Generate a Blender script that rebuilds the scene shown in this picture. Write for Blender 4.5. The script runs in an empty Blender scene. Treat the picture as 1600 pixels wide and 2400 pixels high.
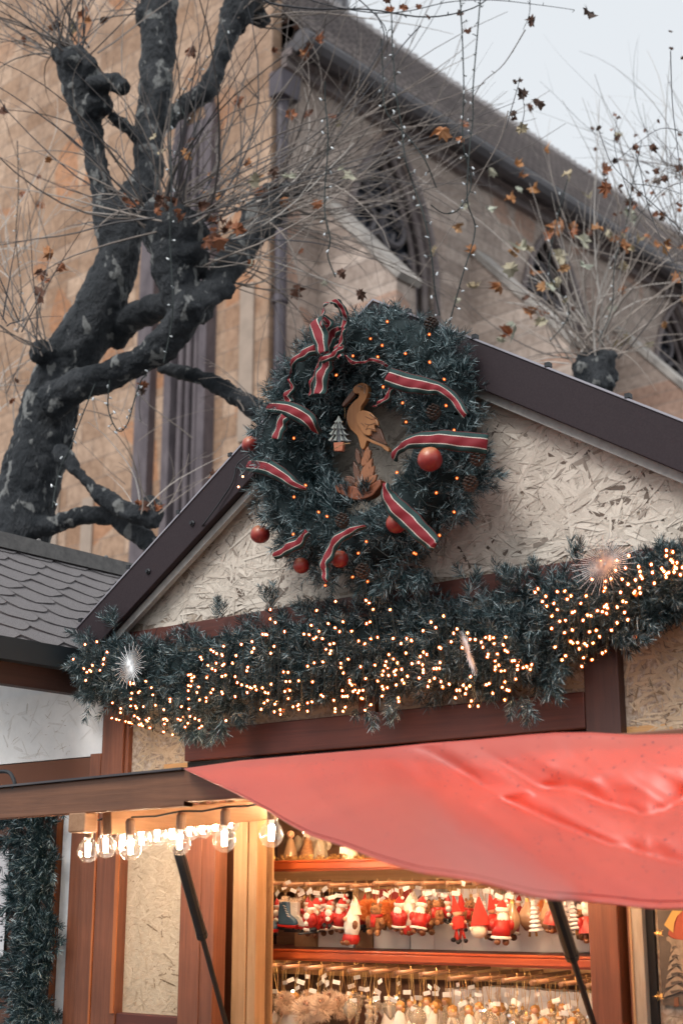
import bpy, bmesh, math, random
import numpy as np
from mathutils import Vector, Matrix, Quaternion, noise as mnoise
random.seed(7); rng = np.random.default_rng(7)
sc = bpy.context.scene
COL = sc.collection
R = math.radians

# ------------------------------------------------------------------ camera, world, sun, exposure
F = 3333.33; EYE = 1.65
PITCH = math.atan(914/3333.33)
cam_d = bpy.data.cameras.new('camera'); cam = bpy.data.objects.new('camera', cam_d); COL.objects.link(cam)
cam.location = (0, 0, EYE); cam.rotation_euler = (math.pi/2+PITCH, 0, 0)
cam_d.sensor_fit = 'VERTICAL'; cam_d.sensor_height = 36; cam_d.sensor_width = 24; cam_d.lens = 50
cam_d.clip_end = 500; cam_d.clip_start = 0.05
cam_d.dof.use_dof = True; cam_d.dof.focus_distance = 4.9; cam_d.dof.aperture_fstop = 3.5
sc.camera = cam
w = bpy.data.worlds.new('World'); sc.world = w; w.use_nodes = True
nt = w.node_tree; bg = nt.nodes['Background']
sky = nt.nodes.new('ShaderNodeTexSky'); sky.sky_type = 'NISHITA'; sky.sun_disc = False
SUN_EL, SUN_ROT = R(48), R(215)
sky.sun_elevation = SUN_EL; sky.sun_rotation = SUN_ROT; sky.dust_density = 4; sky.air_density = 1.0
hs = nt.nodes.new('ShaderNodeHueSaturation'); hs.inputs['Saturation'].default_value = 0.12
mx = nt.nodes.new('ShaderNodeMix'); mx.data_type = 'RGBA'; mx.inputs[0].default_value = 0.75
mx.inputs[7].default_value = (6.4, 6.75, 7.1, 1)
nt.links.new(sky.outputs[0], hs.inputs['Color']); nt.links.new(hs.outputs[0], mx.inputs[6])
nt.links.new(mx.outputs[2], bg.inputs['Color']); bg.inputs['Strength'].default_value = 0.092
sd = bpy.data.lights.new('sun', 'SUN'); so = bpy.data.objects.new('sun', sd); COL.objects.link(so)
sd.energy = 1.5; sd.angle = R(24); sd.color = (1, 0.97, 0.93)
# light comes from behind and left of the camera, high up
SD = Vector((-0.55, -0.65, 1.0)).normalized()
so.rotation_euler = SD.to_track_quat('Z', 'Y').to_euler()
sky.sun_elevation = math.asin(SD.z); sky.sun_rotation = math.atan2(SD.x, SD.y)
sc.view_settings.view_transform = 'Standard'; sc.view_settings.look = 'None'
sc.view_settings.exposure = 0.68; sc.view_settings.gamma = 1
sc.cycles.use_denoising = True
sc.cycles.max_bounces = 8; sc.cycles.transparent_max_bounces = 12
sc.cycles.sample_clamp_indirect = 4; sc.cycles.caustics_reflective = False; sc.cycles.caustics_refractive = False

# ------------------------------------------------------------------ frames and measuring helpers
cp, sp = math.cos(PITCH), math.sin(PITCH)
CAM = Vector((0, 0, EYE))
def ray(px, py):
    x = (px-800)/F; y = -(py-1200)/F
    return Vector((x, cp-y*sp, sp+y*cp))
def frame(o, xdir):
    x = Vector(xdir).normalized(); z = Vector((0, 0, 1)); y = z.cross(x)
    M = Matrix.Identity(4)
    for i, c in enumerate((x, y, z)):
        for j in range(3): M[j][i] = c[j]
    M.translation = Vector(o); return M
WORLD = Matrix.Identity(4)
HUT = frame((0, 4.6, 0), (.785, -.6195, 0))          # x along the hut front, y into the hut, z up
CH = frame((0, 25, 0), (.673, .740, 0))               # x along the nave wall, y into the church
def on_plane(M, px, py, y):
    """point of frame M at depth y behind its front plane"""
    r = ray(px, py); n = M.col[1].to_3d(); p0 = M.translation + n*y
    t = (p0-CAM).dot(n)/r.dot(n)
    return M.inverted() @ (CAM+r*t)
def HP(px, py, D=0): return on_plane(HUT, px, py, -D)
def WP(px, py, d):
    r = ray(px, py); return CAM+r*(d/r.y)

# ------------------------------------------------------------------ mesh builder
class MB:
    def __init__(s): s.v=[]; s.f=[]; s.m=[]; s.c=[]; s.uv={}
    def add(s, vs, fs, mat=0, tone=0.5, uvs=None):
        b = len(s.v); s.v.extend([tuple(v) for v in vs])
        for i, f in enumerate(fs):
            if uvs: s.uv[len(s.f)] = uvs[i]
            s.f.append([b+k for k in f]); s.m.append(mat); s.c.append(tone)
        return s
    def box(s, x0, x1, y0, y1, z0, z1, mat=0, tone=.5):
        v=[(x0,y0,z0),(x1,y0,z0),(x1,y1,z0),(x0,y1,z0),(x0,y0,z1),(x1,y0,z1),(x1,y1,z1),(x0,y1,z1)]
        return s.add(v,[(0,3,2,1),(4,5,6,7),(0,1,5,4),(1,2,6,5),(2,3,7,6),(3,0,4,7)],mat,tone)
    def obox(s, a, b, w, h, up=(0,0,1), mat=0, tone=.5):
        """beam from a to b, width w (sideways), height h"""
        a=Vector(a); b=Vector(b); d=(b-a).normalized(); u=Vector(up); sd=d.cross(u).normalized(); u=sd.cross(d)
        vs=[]
        for p in (a,b):
            for i,j in ((-1,-1),(1,-1),(1,1),(-1,1)): vs.append(p+sd*(i*w/2)+u*(j*h/2))
        return s.add(vs,[(0,1,2,3),(4,7,6,5),(0,4,5,1),(1,5,6,2),(2,6,7,3),(3,7,4,0)],mat,tone)
    def tube(s, pts, rads, n=8, mat=0, tone=.5, cap=True, jit=0):
        pts=[Vector(p) for p in pts]
        if not hasattr(rads,'__len__'): rads=[rads]*len(pts)
        vs=[]; ref=None
        for i,p in enumerate(pts):
            t=(pts[min(i+1,len(pts)-1)]-pts[max(i-1,0)])
            t = t.normalized() if t.length>1e-9 else Vector((0,0,1))
            if ref is None:
                ref=Vector((0,0,1)) if abs(t.z)<.9 else Vector((1,0,0))
            a=(ref-t*ref.dot(t)); a=a.normalized() if a.length>1e-6 else t.orthogonal().normalized()
            ref=a; b=t.cross(a)
            for k in range(n):
                an=2*math.pi*k/n; r=rads[i]*(1+(random.uniform(-jit,jit) if jit else 0))
                vs.append(p+a*(math.cos(an)*r)+b*(math.sin(an)*r))
        fs=[]
        for i in range(len(pts)-1):
            for k in range(n):
                k2=(k+1)%n; fs.append((i*n+k,i*n+k2,(i+1)*n+k2,(i+1)*n+k))
        if cap and n>3:
            fs.append(tuple(range(n-1,-1,-1))); fs.append(tuple((len(pts)-1)*n+k for k in range(n)))
        return s.add(vs,fs,mat,tone)
    def lathe(s, prof, c=(0,0,0), n=12, mat=0, tone=.5, axis=None, sx=1, sy=1):
        c=Vector(c); q = Vector((0,0,1)).rotation_difference(Vector(axis)) if axis else None
        vs=[]
        for r,z in prof:
            for k in range(n):
                an=2*math.pi*k/n; v=Vector((r*math.cos(an)*sx,r*math.sin(an)*sy,z))
                if q: v=q@v
                vs.append(c+v)
        fs=[]
        for i in range(len(prof)-1):
            for k in range(n):
                k2=(k+1)%n; fs.append((i*n+k,i*n+k2,(i+1)*n+k2,(i+1)*n+k))
        return s.add(vs,fs,mat,tone)
    def ball(s, c, r, n=10, mat=0, tone=.5, sx=1, sy=1, sz=1, bump=0):
        m=max(4,n//2+1); c=Vector(c); vs=[]; 
        for i in range(m+1):
            th=math.pi*i/m
            for k in range(n):
                an=2*math.pi*k/n; d=Vector((math.sin(th)*math.cos(an),math.sin(th)*math.sin(an),-math.cos(th)))
                rr=r*(1+(bump*mnoise.noise(d*2.3+c*7) if bump else 0))
                vs.append(c+Vector((d.x*rr*sx,d.y*rr*sy,d.z*rr*sz)))
        fs=[]
        for i in range(m):
            for k in range(n):
                k2=(k+1)%n; fs.append((i*n+k,i*n+k2,(i+1)*n+k2,(i+1)*n+k))
        return s.add(vs,fs,mat,tone)
    def prism(s, poly, y0, y1, mat=0, tone=.5):
        """poly in x,z ; from y0 (front) to y1"""
        n=len(poly)
        ar=sum(poly[i][0]*poly[(i+1)%n][1]-poly[(i+1)%n][0]*poly[i][1] for i in range(n))
        if ar<0: poly=poly[::-1]
        vs=[(p[0],y0,p[1]) for p in poly]+[(p[0],y1,p[1]) for p in poly]
        fs=[tuple(range(n)),tuple(range(2*n-1,n-1,-1))]
        for i in range(n):
            j=(i+1)%n; fs.append((j,i,n+i,n+j))
        return s.add(vs,fs,mat,tone)

BASE = {}
def finish(o, label=None, cat=None, group=None, kind=None):
    if label: o['label']=label
    if cat: o['category']=cat
    if group: o['group']=group
    if kind: o['kind']=kind
    return o
def thing(name, label, cat, M=WORLD, base=(0,0,0), group=None):
    o=bpy.data.objects.new(name,None); COL.objects.link(o); o.empty_display_size=.1
    o.matrix_world = M @ Matrix.Translation(Vector(base)); BASE[o.name]=Vector(base)
    return finish(o,label,cat,group)
def obj(name, mb, mats, parent=None, M=WORLD, base=None, smooth=False, bevel=0, label=None, kind=None):
    if base is None:
        p=parent; base=Vector((0,0,0))
        if p is not None: base=BASE[p.name]
    base=Vector(base)
    me=bpy.data.meshes.new(name)
    if isinstance(mb,MB):
        me.from_pydata([(v[0]-base.x,v[1]-base.y,v[2]-base.z) for v in mb.v],[],mb.f)
        at=me.attributes.new('tone','FLOAT','FACE'); at.data.foreach_set('value',mb.c)
        me.polygons.foreach_set('material_index',mb.m)
        if mb.uv:
            ul=me.uv_layers.new(name='UVMap')
            for fi,uv in mb.uv.items():
                for li,q in zip(me.polygons[fi].loop_indices,uv): ul.data[li].uv=q
    else:
        V,Q,T=mb
        V=V-np.array(base); nf=len(Q)
        me.vertices.add(len(V)); me.vertices.foreach_set('co',V.astype(np.float32).ravel())
        me.loops.add(nf*4); me.polygons.add(nf)
        me.polygons.foreach_set('loop_start',np.arange(nf,dtype=np.int32)*4)
        me.loops.foreach_set('vertex_index',Q.astype(np.int32).ravel())
        me.update(calc_edges=True)
        at=me.attributes.new('tone','FLOAT','FACE'); at.data.foreach_set('value',T.astype(np.float32))
    if smooth: me.polygons.foreach_set('use_smooth',[True]*len(me.polygons))
    for m in (mats if isinstance(mats,(list,tuple)) else [mats]): me.materials.append(m)
    me.update()
    o=bpy.data.objects.new(name,me); COL.objects.link(o)
    if parent is not None:
        o.parent=parent; BASE[o.name]=base
    else:
        o.matrix_world=M@Matrix.Translation(base); BASE[o.name]=base
    if bevel:
        b=o.modifiers.new('bevel','BEVEL'); b.width=bevel; b.segments=2; b.limit_method='ANGLE'; b.angle_limit=R(40)
    if label: o['label']=label
    if kind: o['kind']=kind
    return o
def copy_tree(o, parent=None):
    c=o.copy(); COL.objects.link(c); c.parent=parent
    for ch in list(o.children): copy_tree(ch,c)
    return c

# ------------------------------------------------------------------ materials
def mat(name, col=(.5,.5,.5), rough=.6, metal=0, spec=.5):
    m=bpy.data.materials.new(name); m.use_nodes=True; b=m.node_tree.nodes['Principled BSDF']
    b.inputs['Base Color'].default_value=(*col,1); b.inputs['Roughness'].default_value=rough
    b.inputs['Metallic'].default_value=metal; b.inputs['Specular IOR Level'].default_value=spec
    return m
def N(m,t,**k):
    n=m.node_tree.nodes.new(t)
    for a,v in k.items(): setattr(n,a,v)
    return n
def L(m,a,b): m.node_tree.links.new(a,b)
def ramp(m, fac, stops):
    r=N(m,'ShaderNodeValToRGB'); e=r.color_ramp.elements
    while len(e)<len(stops): e.new(.5)
    for i,(p,c) in enumerate(stops): e[i].position=p; e[i].color=(*c,1)
    L(m,fac,r.inputs[0]); return r.outputs[0]
def coords(m, scale=(1,1,1), kind='Object', rot=(0,0,0)):
    tc=N(m,'ShaderNodeTexCoord'); mp=N(m,'ShaderNodeMapping')
    mp.inputs['Scale'].default_value=scale; mp.inputs['Rotation'].default_value=rot
    L(m,tc.outputs[kind],mp.inputs[0]); return mp.outputs[0]
def noise(m, vec, scale=5, detail=6, rough=.6, dist=0):
    n=N(m,'ShaderNodeTexNoise'); n.inputs['Scale'].default_value=scale; n.inputs['Detail'].default_value=detail
    n.inputs['Roughness'].default_value=rough; n.inputs['Distortion'].default_value=dist
    if vec: L(m,vec,n.inputs['Vector'])
    return n.outputs['Fac']
def mixc(m, fac, a, b, mode='MIX'):
    x=N(m,'ShaderNodeMix',data_type='RGBA',blend_type=mode)
    for s,v in ((0,fac),(6,a),(7,b)):
        if isinstance(v,(int,float)): x.inputs[s].default_value=v
        elif isinstance(v,tuple): x.inputs[s].default_value=(*v,1)
        else: L(m,v,x.inputs[s])
    return x.outputs[2]
def bsdf(m): return m.node_tree.nodes['Principled BSDF']
def setc(m,c): L(m,c,bsdf(m).inputs['Base Color'])
def bump(m,h,strength=.3,dist=.01):
    b=N(m,'ShaderNodeBump'); b.inputs['Strength'].default_value=strength; b.inputs['Distance'].default_value=dist
    L(m,h,b.inputs['Height']); L(m,b.outputs[0],bsdf(m).inputs['Normal'])
def tone(m):
    a=N(m,'ShaderNodeAttribute'); a.attribute_name='tone'; return a.outputs['Fac']
def speckled(name, c1, c2, scale=20, rough=.7, bs=.3, stretch=(1,1,1), spec=.4, bd=.004, detail=6, lo=.35, hi=.65):
    m=mat(name,c1,rough,spec=spec); v=coords(m,stretch); n=noise(m,v,scale,detail)
    setc(m,ramp(m,n,[(lo,c1),(hi,c2)])); bump(m,n,bs,bd); return m
def wood(name,c1,c2,axis='x',rough=.5,k=1,spec=.5,worn=None):
    st={'x':(1.2,30,30),'z':(30,30,1.2),'y':(30,1.2,30)}[axis]
    m=mat(name,c1,rough,spec=spec); v=coords(m,tuple(a*k for a in st)); n=noise(m,v,2.0,8,.65,.6)
    c=ramp(m,n,[(.3,c1),(.7,c2)])
    v2=coords(m,(3,3,3)); n2=noise(m,v2,1.5,4)
    c=mixc(m,ramp(m,n2,[(.35,(0,0,0)),(.75,(.45,.45,.45))]),c,tuple(x*.6 for x in c1))
    if worn:
        st2={'x':(2,60,60),'z':(60,60,2),'y':(60,2,60)}[axis]
        n3=noise(m,coords(m,st2),1.3,5,.7); c=mixc(m,ramp(m,n3,[(.68,(0,0,0)),(.74,(1,1,1))]),c,worn)
    setc(m,c); bump(m,n,.35,.003); return m

M_needle=mat('tinsel_needles',(.02,.04,.04),.42,spec=.6)
setc(M_needle,ramp(M_needle,tone(M_needle),[(0,(.005,.017,.021)),(.6,(.015,.045,.052)),(.76,(.05,.105,.12)),(1,(.42,.53,.55))]))
M_core=mat('garland_core',(.006,.016,.018),.9)
def osb_mat(name,base,dark,light,bs=.5):
    m=mat(name,base,.75,spec=.3); t=tone(m)
    c=ramp(m,t,[(0,dark),(.12,base),(.8,light),(1,tuple(min(1,x*1.06) for x in light))])
    tc=N(m,'ShaderNodeUVMap'); mp=N(m,'ShaderNodeMapping'); mp.inputs['Scale'].default_value=(3,30,1); L(m,tc.outputs[0],mp.inputs[0])
    n=noise(m,mp.outputs[0],3,6,.7); c=mixc(m,.55,c,ramp(m,n,[(.3,(.55,.5,.45)),(.6,(1,1,1))]),'MULTIPLY')
    v=coords(m); n2=noise(m,v,1.7,5); c=mixc(m,.5,c,ramp(m,n2,[(.3,(.78,.76,.74)),(.65,(1,1,1))]),'MULTIPLY')
    setc(m,c); bump(m,n,bs,.003); return m
M_osb=osb_mat('painted_strand_board',(.60,.53,.455),(.13,.095,.075),(.74,.67,.585))
M_osb_gap=speckled('strand_board_crevice',(.24,.175,.13),(.52,.45,.37),60,.9,.5)
M_osb_warm=osb_mat('bare_strand_board',(.50,.39,.27),(.22,.15,.09),(.58,.47,.34),.3)  # natural board tone with the lamps' warmth mixed into the colour
M_osb_white=osb_mat('white_strand_board',(.80,.79,.78),(.62,.60,.57),(.84,.83,.82),.15)
M_osb_brown=osb_mat('brown_strand_board',(.16,.065,.04),(.06,.025,.018),(.21,.09,.055))
M_sliver=mat('dark_fibre',(.10,.065,.045),.9); M_sliver2=mat('brown_fibre',(.26,.17,.10),.9)
M_brown_x=wood('brown_stain_x',(.062,.015,.010),(.125,.030,.018),'x',.5,worn=(.15,.055,.035))
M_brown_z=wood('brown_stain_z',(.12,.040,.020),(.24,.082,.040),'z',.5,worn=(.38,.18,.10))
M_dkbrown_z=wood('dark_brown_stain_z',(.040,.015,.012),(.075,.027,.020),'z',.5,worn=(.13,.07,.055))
M_brown_y=wood('brown_stain_y',(.030,.013,.010),(.055,.022,.016),'y',.6)
M_fascia=wood('wet_brown_board',(.115,.047,.024),(.22,.092,.046),'x',.45,worn=(.26,.13,.08))
M_orange_x=wood('orange_varnish_x',(.42,.07,.02),(.58,.13,.035),'x',.3)
M_orange_z=wood('orange_varnish_z',(.30,.075,.02),(.50,.16,.045),'z',.45)
M_pine_z=wood('pine_z',(.34,.19,.09),(.47,.29,.155),'z',.5)
M_pine_y=wood('pine_y',(.27,.135,.065),(.38,.21,.115),'y',.5)
M_pine_x=wood('pine_x',(.46,.24,.09),(.64,.38,.16),'x',.5)
M_trim=speckled('brown_sheet_metal',(.026,.018,.022),(.035,.025,.029),200,.6,.05,spec=.2)
M_trim_edge=mat('bright_metal_edge',(.35,.33,.36),.3,.7)
M_greystrip=speckled('grey_painted_strip',(.28,.27,.26),(.36,.35,.33),40,.6)
M_white=speckled('white_paint',(.78,.79,.81),(.84,.85,.86),30,.6,.1)
M_whiteboard=speckled('white_painted_board',(.74,.73,.72),(.82,.81,.80),14,.7,.3)
M_grey_post=speckled('weathered_grey_wood',(.28,.23,.18),(.40,.34,.28),60,.8,.3,(1,1,.1))
M_black=mat('black_rubber',(.012,.014,.018),.45)
M_strutmetal=mat('black_steel',(.02,.022,.026),.3,.3)
M_dark=mat('gap_shade',(.008,.008,.01),.9)
M_wire=mat('dark_green_wire',(.008,.016,.014),.5)
M_shingle=speckled('grey_felt_shingle',(.13,.12,.122),(.22,.205,.208),260,.85,.5,(1,1,1),.3,.004,3)
M_flash=speckled('weathered_flashing',(.13,.125,.12),(.20,.19,.18),30,.55)
M_bark=mat('plane_bark',(.05,.05,.05),.6,spec=.35)
_v=coords(M_bark,(1,1,.6)); _n=noise(M_bark,_v,5,8,.6,.8); _n2=noise(M_bark,coords(M_bark,(1,1,.6)),11,3,.5,.3); _n3=noise(M_bark,coords(M_bark,(7,7,3)),9,5)
_c=ramp(M_bark,_n,[(.38,(.008,.012,.017)),(.68,(.050,.055,.062))])
_c=mixc(M_bark,ramp(M_bark,_n2,[(.59,(0,0,0)),(.63,(1,1,1))]),_c,(.22,.225,.22))
setc(M_bark,_c); bump(M_bark,_n3,1.0,.035)
M_twig=mat('twig_bark',(.08,.07,.06),.7,spec=.4)
setc(M_twig,ramp(M_twig,tone(M_twig),[(0,(.04,.045,.055)),(.4,(.14,.115,.10)),(.7,(.33,.28,.245)),(1,(.60,.56,.52))]))
M_leaf=mat('dry_leaf',(.3,.15,.06),.65,spec=.3)
setc(M_leaf,ramp(M_leaf,tone(M_leaf),[(0,(.05,.03,.022)),(.25,(.15,.065,.04)),(.5,(.32,.12,.055)),(.7,(.45,.22,.09)),(.85,(.42,.34,.22)),(1,(.42,.44,.36))]))
M_leafdk=mat('dark_leaf',(.06,.06,.055),.6)
M_leafdk2=mat('grey_green_leaf',(.10,.12,.11),.6)
def ashlar(name,cA,cB,cC,mort,sc_=1.0,roww=.62,rowh=.30,rot=(R(90),0,0),acc=.62):
    m=mat(name,cA,.9,spec=.2)
    v0=coords(m); sp_=N(m,'ShaderNodeSeparateXYZ'); cb=N(m,'ShaderNodeCombineXYZ'); L(m,v0,sp_.inputs[0])
    L(m,sp_.outputs[1 if rot[2] else 0],cb.inputs[0]); L(m,sp_.outputs[2],cb.inputs[1]); v=cb.outputs[0]
    b=N(m,'ShaderNodeTexBrick'); b.offset=.5; b.squash=1.0
    b.inputs['Scale'].default_value=sc_; b.inputs['Brick Width'].default_value=roww; b.inputs['Row Height'].default_value=rowh
    b.inputs['Mortar Size'].default_value=.014; b.inputs['Mortar Smooth'].default_value=.5; b.inputs['Bias'].default_value=-.1
    b.inputs['Color1'].default_value=(*cA,1); b.inputs['Color2'].default_value=(*cB,1); b.inputs['Mortar'].default_value=(*mort,1)
    L(m,v,b.inputs['Vector'])
    vo=N(m,'ShaderNodeTexVoronoi'); vo.inputs['Scale'].default_value=1.3; L(m,v,vo.inputs['Vector'])
    sx=N(m,'ShaderNodeSeparateColor'); L(m,vo.outputs['Color'],sx.inputs[0])
    c=mixc(m,ramp(m,sx.outputs[0],[(acc,(0,0,0)),(acc+.06,(.75,.75,.75))]),b.outputs['Color'],cC)
    c=mixc(m,ramp(m,b.outputs['Fac'],[(.2,(0,0,0)),(.8,(.8,.8,.8))]),c,mort)
    n=noise(m,coords(m),.5,6,.6); c=mixc(m,.75,c,ramp(m,n,[(.3,(.62,.60,.60)),(.65,(1,1,1))]),'MULTIPLY')
    n4=noise(m,coords(m),7,6,.7); c=mixc(m,.7,c,ramp(m,n4,[(.35,(.55,.52,.50)),(.6,(1,1,1))]),'MULTIPLY')
    setc(m,c); bump(m,b.outputs['Fac'],-.5,.02); return m
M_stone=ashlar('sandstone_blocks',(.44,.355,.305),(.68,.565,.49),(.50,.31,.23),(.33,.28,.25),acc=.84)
M_stone_l=ashlar('ochre_sandstone_blocks',(.42,.27,.18),(.64,.46,.34),(.52,.25,.13),(.32,.24,.19),1,.75,.42,(R(90),0,R(90)),acc=.84)
M_stone_grey=speckled('violet_grey_stone',(.10,.085,.095),(.17,.145,.155),3,.9,.3,(1,1,.5),.2)
M_cap=speckled('pale_coping_stone',(.23,.21,.195),(.44,.405,.37),2.2,.8,.3)
M_mould=speckled('moulded_sandstone',(.33,.26,.21),(.40,.31,.25),3,.85,.3)
M_reveal=speckled('shaded_reveal_stone',(.16,.13,.13),(.24,.20,.19),3,.85,.3)  # dark stone tone carries the shade of the reveals and under the gutter
M_tracery=speckled('tracery_stone',(.11,.10,.11),(.17,.155,.16),3,.85,.3)
M_glassd=speckled('leaded_church_glass',(.018,.02,.03),(.05,.055,.07),4,.6,.2,spec=.2)
M_gutter=speckled('dark_gutter_metal',(.055,.05,.055),(.085,.078,.085),2,.5,.1)
M_pipe=speckled('violet_drain_pipe',(.06,.05,.06),(.09,.075,.09),2,.5,.1)
def roof_mat():
    m=mat('church_roof_tiles',(.2,.17,.16),.85,spec=.3)
    v=coords(m,(1,1,1)); 
    b=N(m,'ShaderNodeTexBrick'); b.inputs['Scale'].default_value=1; b.inputs['Brick Width'].default_value=.26; b.inputs['Row Height'].default_value=.2
    b.inputs['Mortar Size'].default_value=.022; b.inputs['Color1'].default_value=(.58,.54,.53,1); b.inputs['Color2'].default_value=(.72,.67,.65,1); b.inputs['Mortar'].default_value=(.34,.32,.32,1)
    mp=coords(m,(1,1,1),'UV'); L(m,mp,b.inputs['Vector'])
    n=noise(m,v,1.2,5); c=mixc(m,.6,b.outputs['Color'],ramp(m,n,[(.3,(.6,.6,.62)),(.65,(1,1,1))]),'MULTIPLY')
    setc(m,c); bump(m,b.outputs['Fac'],-.6,.03); return m
M_roof=roof_mat()
M_slate=speckled('slate_cladding',(.26,.26,.275),(.34,.34,.355),6,.6,.2,(1,1,.4))
M_cobble=speckled('paved_square',(.10,.10,.10),(.17,.165,.16),9,.9,.5)
def cloth_mat():
    m=mat('red_tarpaulin',(.62,.05,.04),.55,spec=.5); b=bsdf(m)
    v=coords(m); n=noise(m,v,2.5,4); c=ramp(m,n,[(.3,(.52,.048,.020)),(.7,(.62,.075,.028))])
    vo=N(m,'ShaderNodeTexVoronoi'); vo.inputs['Scale'].default_value=48; L(m,v,vo.inputs['Vector'])
    dr0=ramp(m,vo.outputs['Distance'],[(.10,(1,1,1)),(.17,(0,0,0))]); ms_=ramp(m,noise(m,v,7,3),[(.45,(0,0,0)),(.6,(1,1,1))])
    L(m,mixc(m,mixc(m,1.0,dr0,ms_,'MULTIPLY'),c,(.22,.012,.015)),b.inputs['Base Color'])
    b.inputs['Coat Weight'].default_value=1; b.inputs['Coat Roughness'].default_value=.46; b.inputs['Coat IOR'].default_value=1.72; b.inputs['Sheen Weight'].default_value=.3; b.inputs['Sheen Roughness'].default_value=.45
    # rain drops lying on the sheet
    dr=ramp(m,vo.outputs['Distance'],[(.0,(1,1,1)),(.16,(.85,.85,.85)),(.2,(0,0,0))])
    wv=noise(m,v,520,2)
    ad=N(m,'ShaderNodeMath',operation='MULTIPLY_ADD'); L(m,dr,ad.inputs[0]); ad.inputs[1].default_value=1.0; 
    m2=N(m,'ShaderNodeMath',operation='MULTIPLY'); L(m,wv,m2.inputs[0]); m2.inputs[1].default_value=.12; L(m,m2.outputs[0],ad.inputs[2])
    bump(m,ad.outputs[0],.8,.003)
    tr=N(m,'ShaderNodeBsdfTranslucent'); tr.inputs[0].default_value=(1,.24,.06,1)
    ms=N(m,'ShaderNodeMixShader'); ms.inputs[0].default_value=.28
    out=m.node_tree.nodes['Material Output']; L(m,b.outputs[0],ms.inputs[1]); L(m,tr.outputs[0],ms.inputs[2]); L(m,ms.outputs[0],out.inputs[0])
    return m
M_cloth=cloth_mat()
def ribbon_mat():
    m=mat('tartan_ribbon',(.3,.02,.02),.7,spec=.3)
    uv=N(m,'ShaderNodeUVMap'); s=N(m,'ShaderNodeSeparateXYZ'); L(m,uv.outputs[0],s.inputs[0])
    G=(.014,.045,.042); C=(.62,.55,.48); RD=(.21,.016,.024)
    r=N(m,'ShaderNodeValToRGB'); r.color_ramp.interpolation='CONSTANT'; e=r.color_ramp.elements
    st=[(0,(.12,.03,.03)),(.03,G),(.245,C),(.285,RD),(.715,C),(.755,G),(.97,(.12,.03,.03))]
    while len(e)<len(st): e.new(.5)
    for i,(p,c) in enumerate(st): e[i].position=p; e[i].color=(*c,1)
    L(m,s.outputs[1],r.inputs[0]); setc(m,r.outputs[0])
    bump(m,noise(m,coords(m),700,2),.3,.001); return m
M_ribbon=ribbon_mat()
def apple_mat():
    m=mat('lacquered_apple',(.3,.03,.02),.38,spec=.6)
    v=coords(m,(1,1,1)); n=noise(m,v,9,5); s=N(m,'ShaderNodeSeparateXYZ'); L(m,v,s.inputs[0])
    a=N(m,'ShaderNodeMath',operation='MULTIPLY_ADD'); L(m,s.outputs[2],a.inputs[0]); a.inputs[1].default_value=9; 
    L(m,n,a.inputs[2]); c=ramp(m,a.outputs[0],[(.45,(.24,.018,.018)),(.62,(.36,.05,.03)),(.78,(.50,.20,.09)),(.95,(.55,.30,.20))])
    setc(m,c); return m
M_apple=apple_mat()
M_stork=wood('carved_honey_wood',(.27,.10,.03),(.40,.175,.055),'z',.45)
M_stork_d=wood('carved_dark_wood',(.10,.04,.022),(.16,.07,.035),'z',.45)
M_stork_m=wood('carved_red_wood',(.24,.085,.035),(.34,.13,.05),'z',.45)
M_log=wood('carved_log_wood',(.21,.06,.025),(.28,.09,.035),'x',.45)
M_firpale=mat('pale_green_paint',(.42,.46,.42),.6); M_firgrey=mat('grey_paint',(.14,.15,.16),.6); M_pot=mat('terracotta_paint',(.50,.17,.09),.6)
M_cone=mat('pine_cone_scale',(.06,.035,.025),.7)
M_silver=mat('silver_glitter',(.78,.79,.80),.45,.15)
M_paper=mat('paper',(.62,.60,.62),.8); M_print=mat('black_print',(.015,.015,.018),.7)
M_tagp=mat('price_sticker',(.82,.80,.76),.6)
M_gold=mat('gold_thread',(.65,.40,.14),.35,.7)
M_jute=mat('jute_string',(.45,.28,.13),.8)
def glow(name,col,st):
    m=bpy.data.materials.new(name); m.use_nodes=True; n=m.node_tree; b=n.nodes['Principled BSDF']
    b.inputs['Base Color'].default_value=(*col,1); b.inputs['Emission Color'].default_value=(*col,1); b.inputs['Emission Strength'].default_value=st
    return m
M_fairy=glow('lit_fairy_lamp',(1,.42,.17),95)
M_fairy_red=glow('lit_wreath_lamp',(1,.34,.16),6)
M_fil=glow('lit_filament',(1,.74,.50),135)
def shell_mat(name,col,st,fac=.4):
    m=bpy.data.materials.new(name); m.use_nodes=True; n=m.node_tree; n.nodes.clear()
    o=n.nodes.new('ShaderNodeOutputMaterial'); t=n.nodes.new('ShaderNodeBsdfTransparent'); e=n.nodes.new('ShaderNodeEmission'); e.inputs[0].default_value=(*col,1); e.inputs[1].default_value=st
    mi=n.nodes.new('ShaderNodeMixShader'); mi.inputs[0].default_value=fac
    n.links.new(t.outputs[0],mi.inputs[1]); n.links.new(e.outputs[0],mi.inputs[2]); n.links.new(mi.outputs[0],o.inputs[0]); return m
M_halo=shell_mat('lamp_halo',(1,.15,.015),1.2,.5)  # emissive shell painting a halo around each fairy lamp
M_whitebulb=mat('unlit_clear_lamp',(.70,.74,.76),.25,spec=.8)
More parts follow.
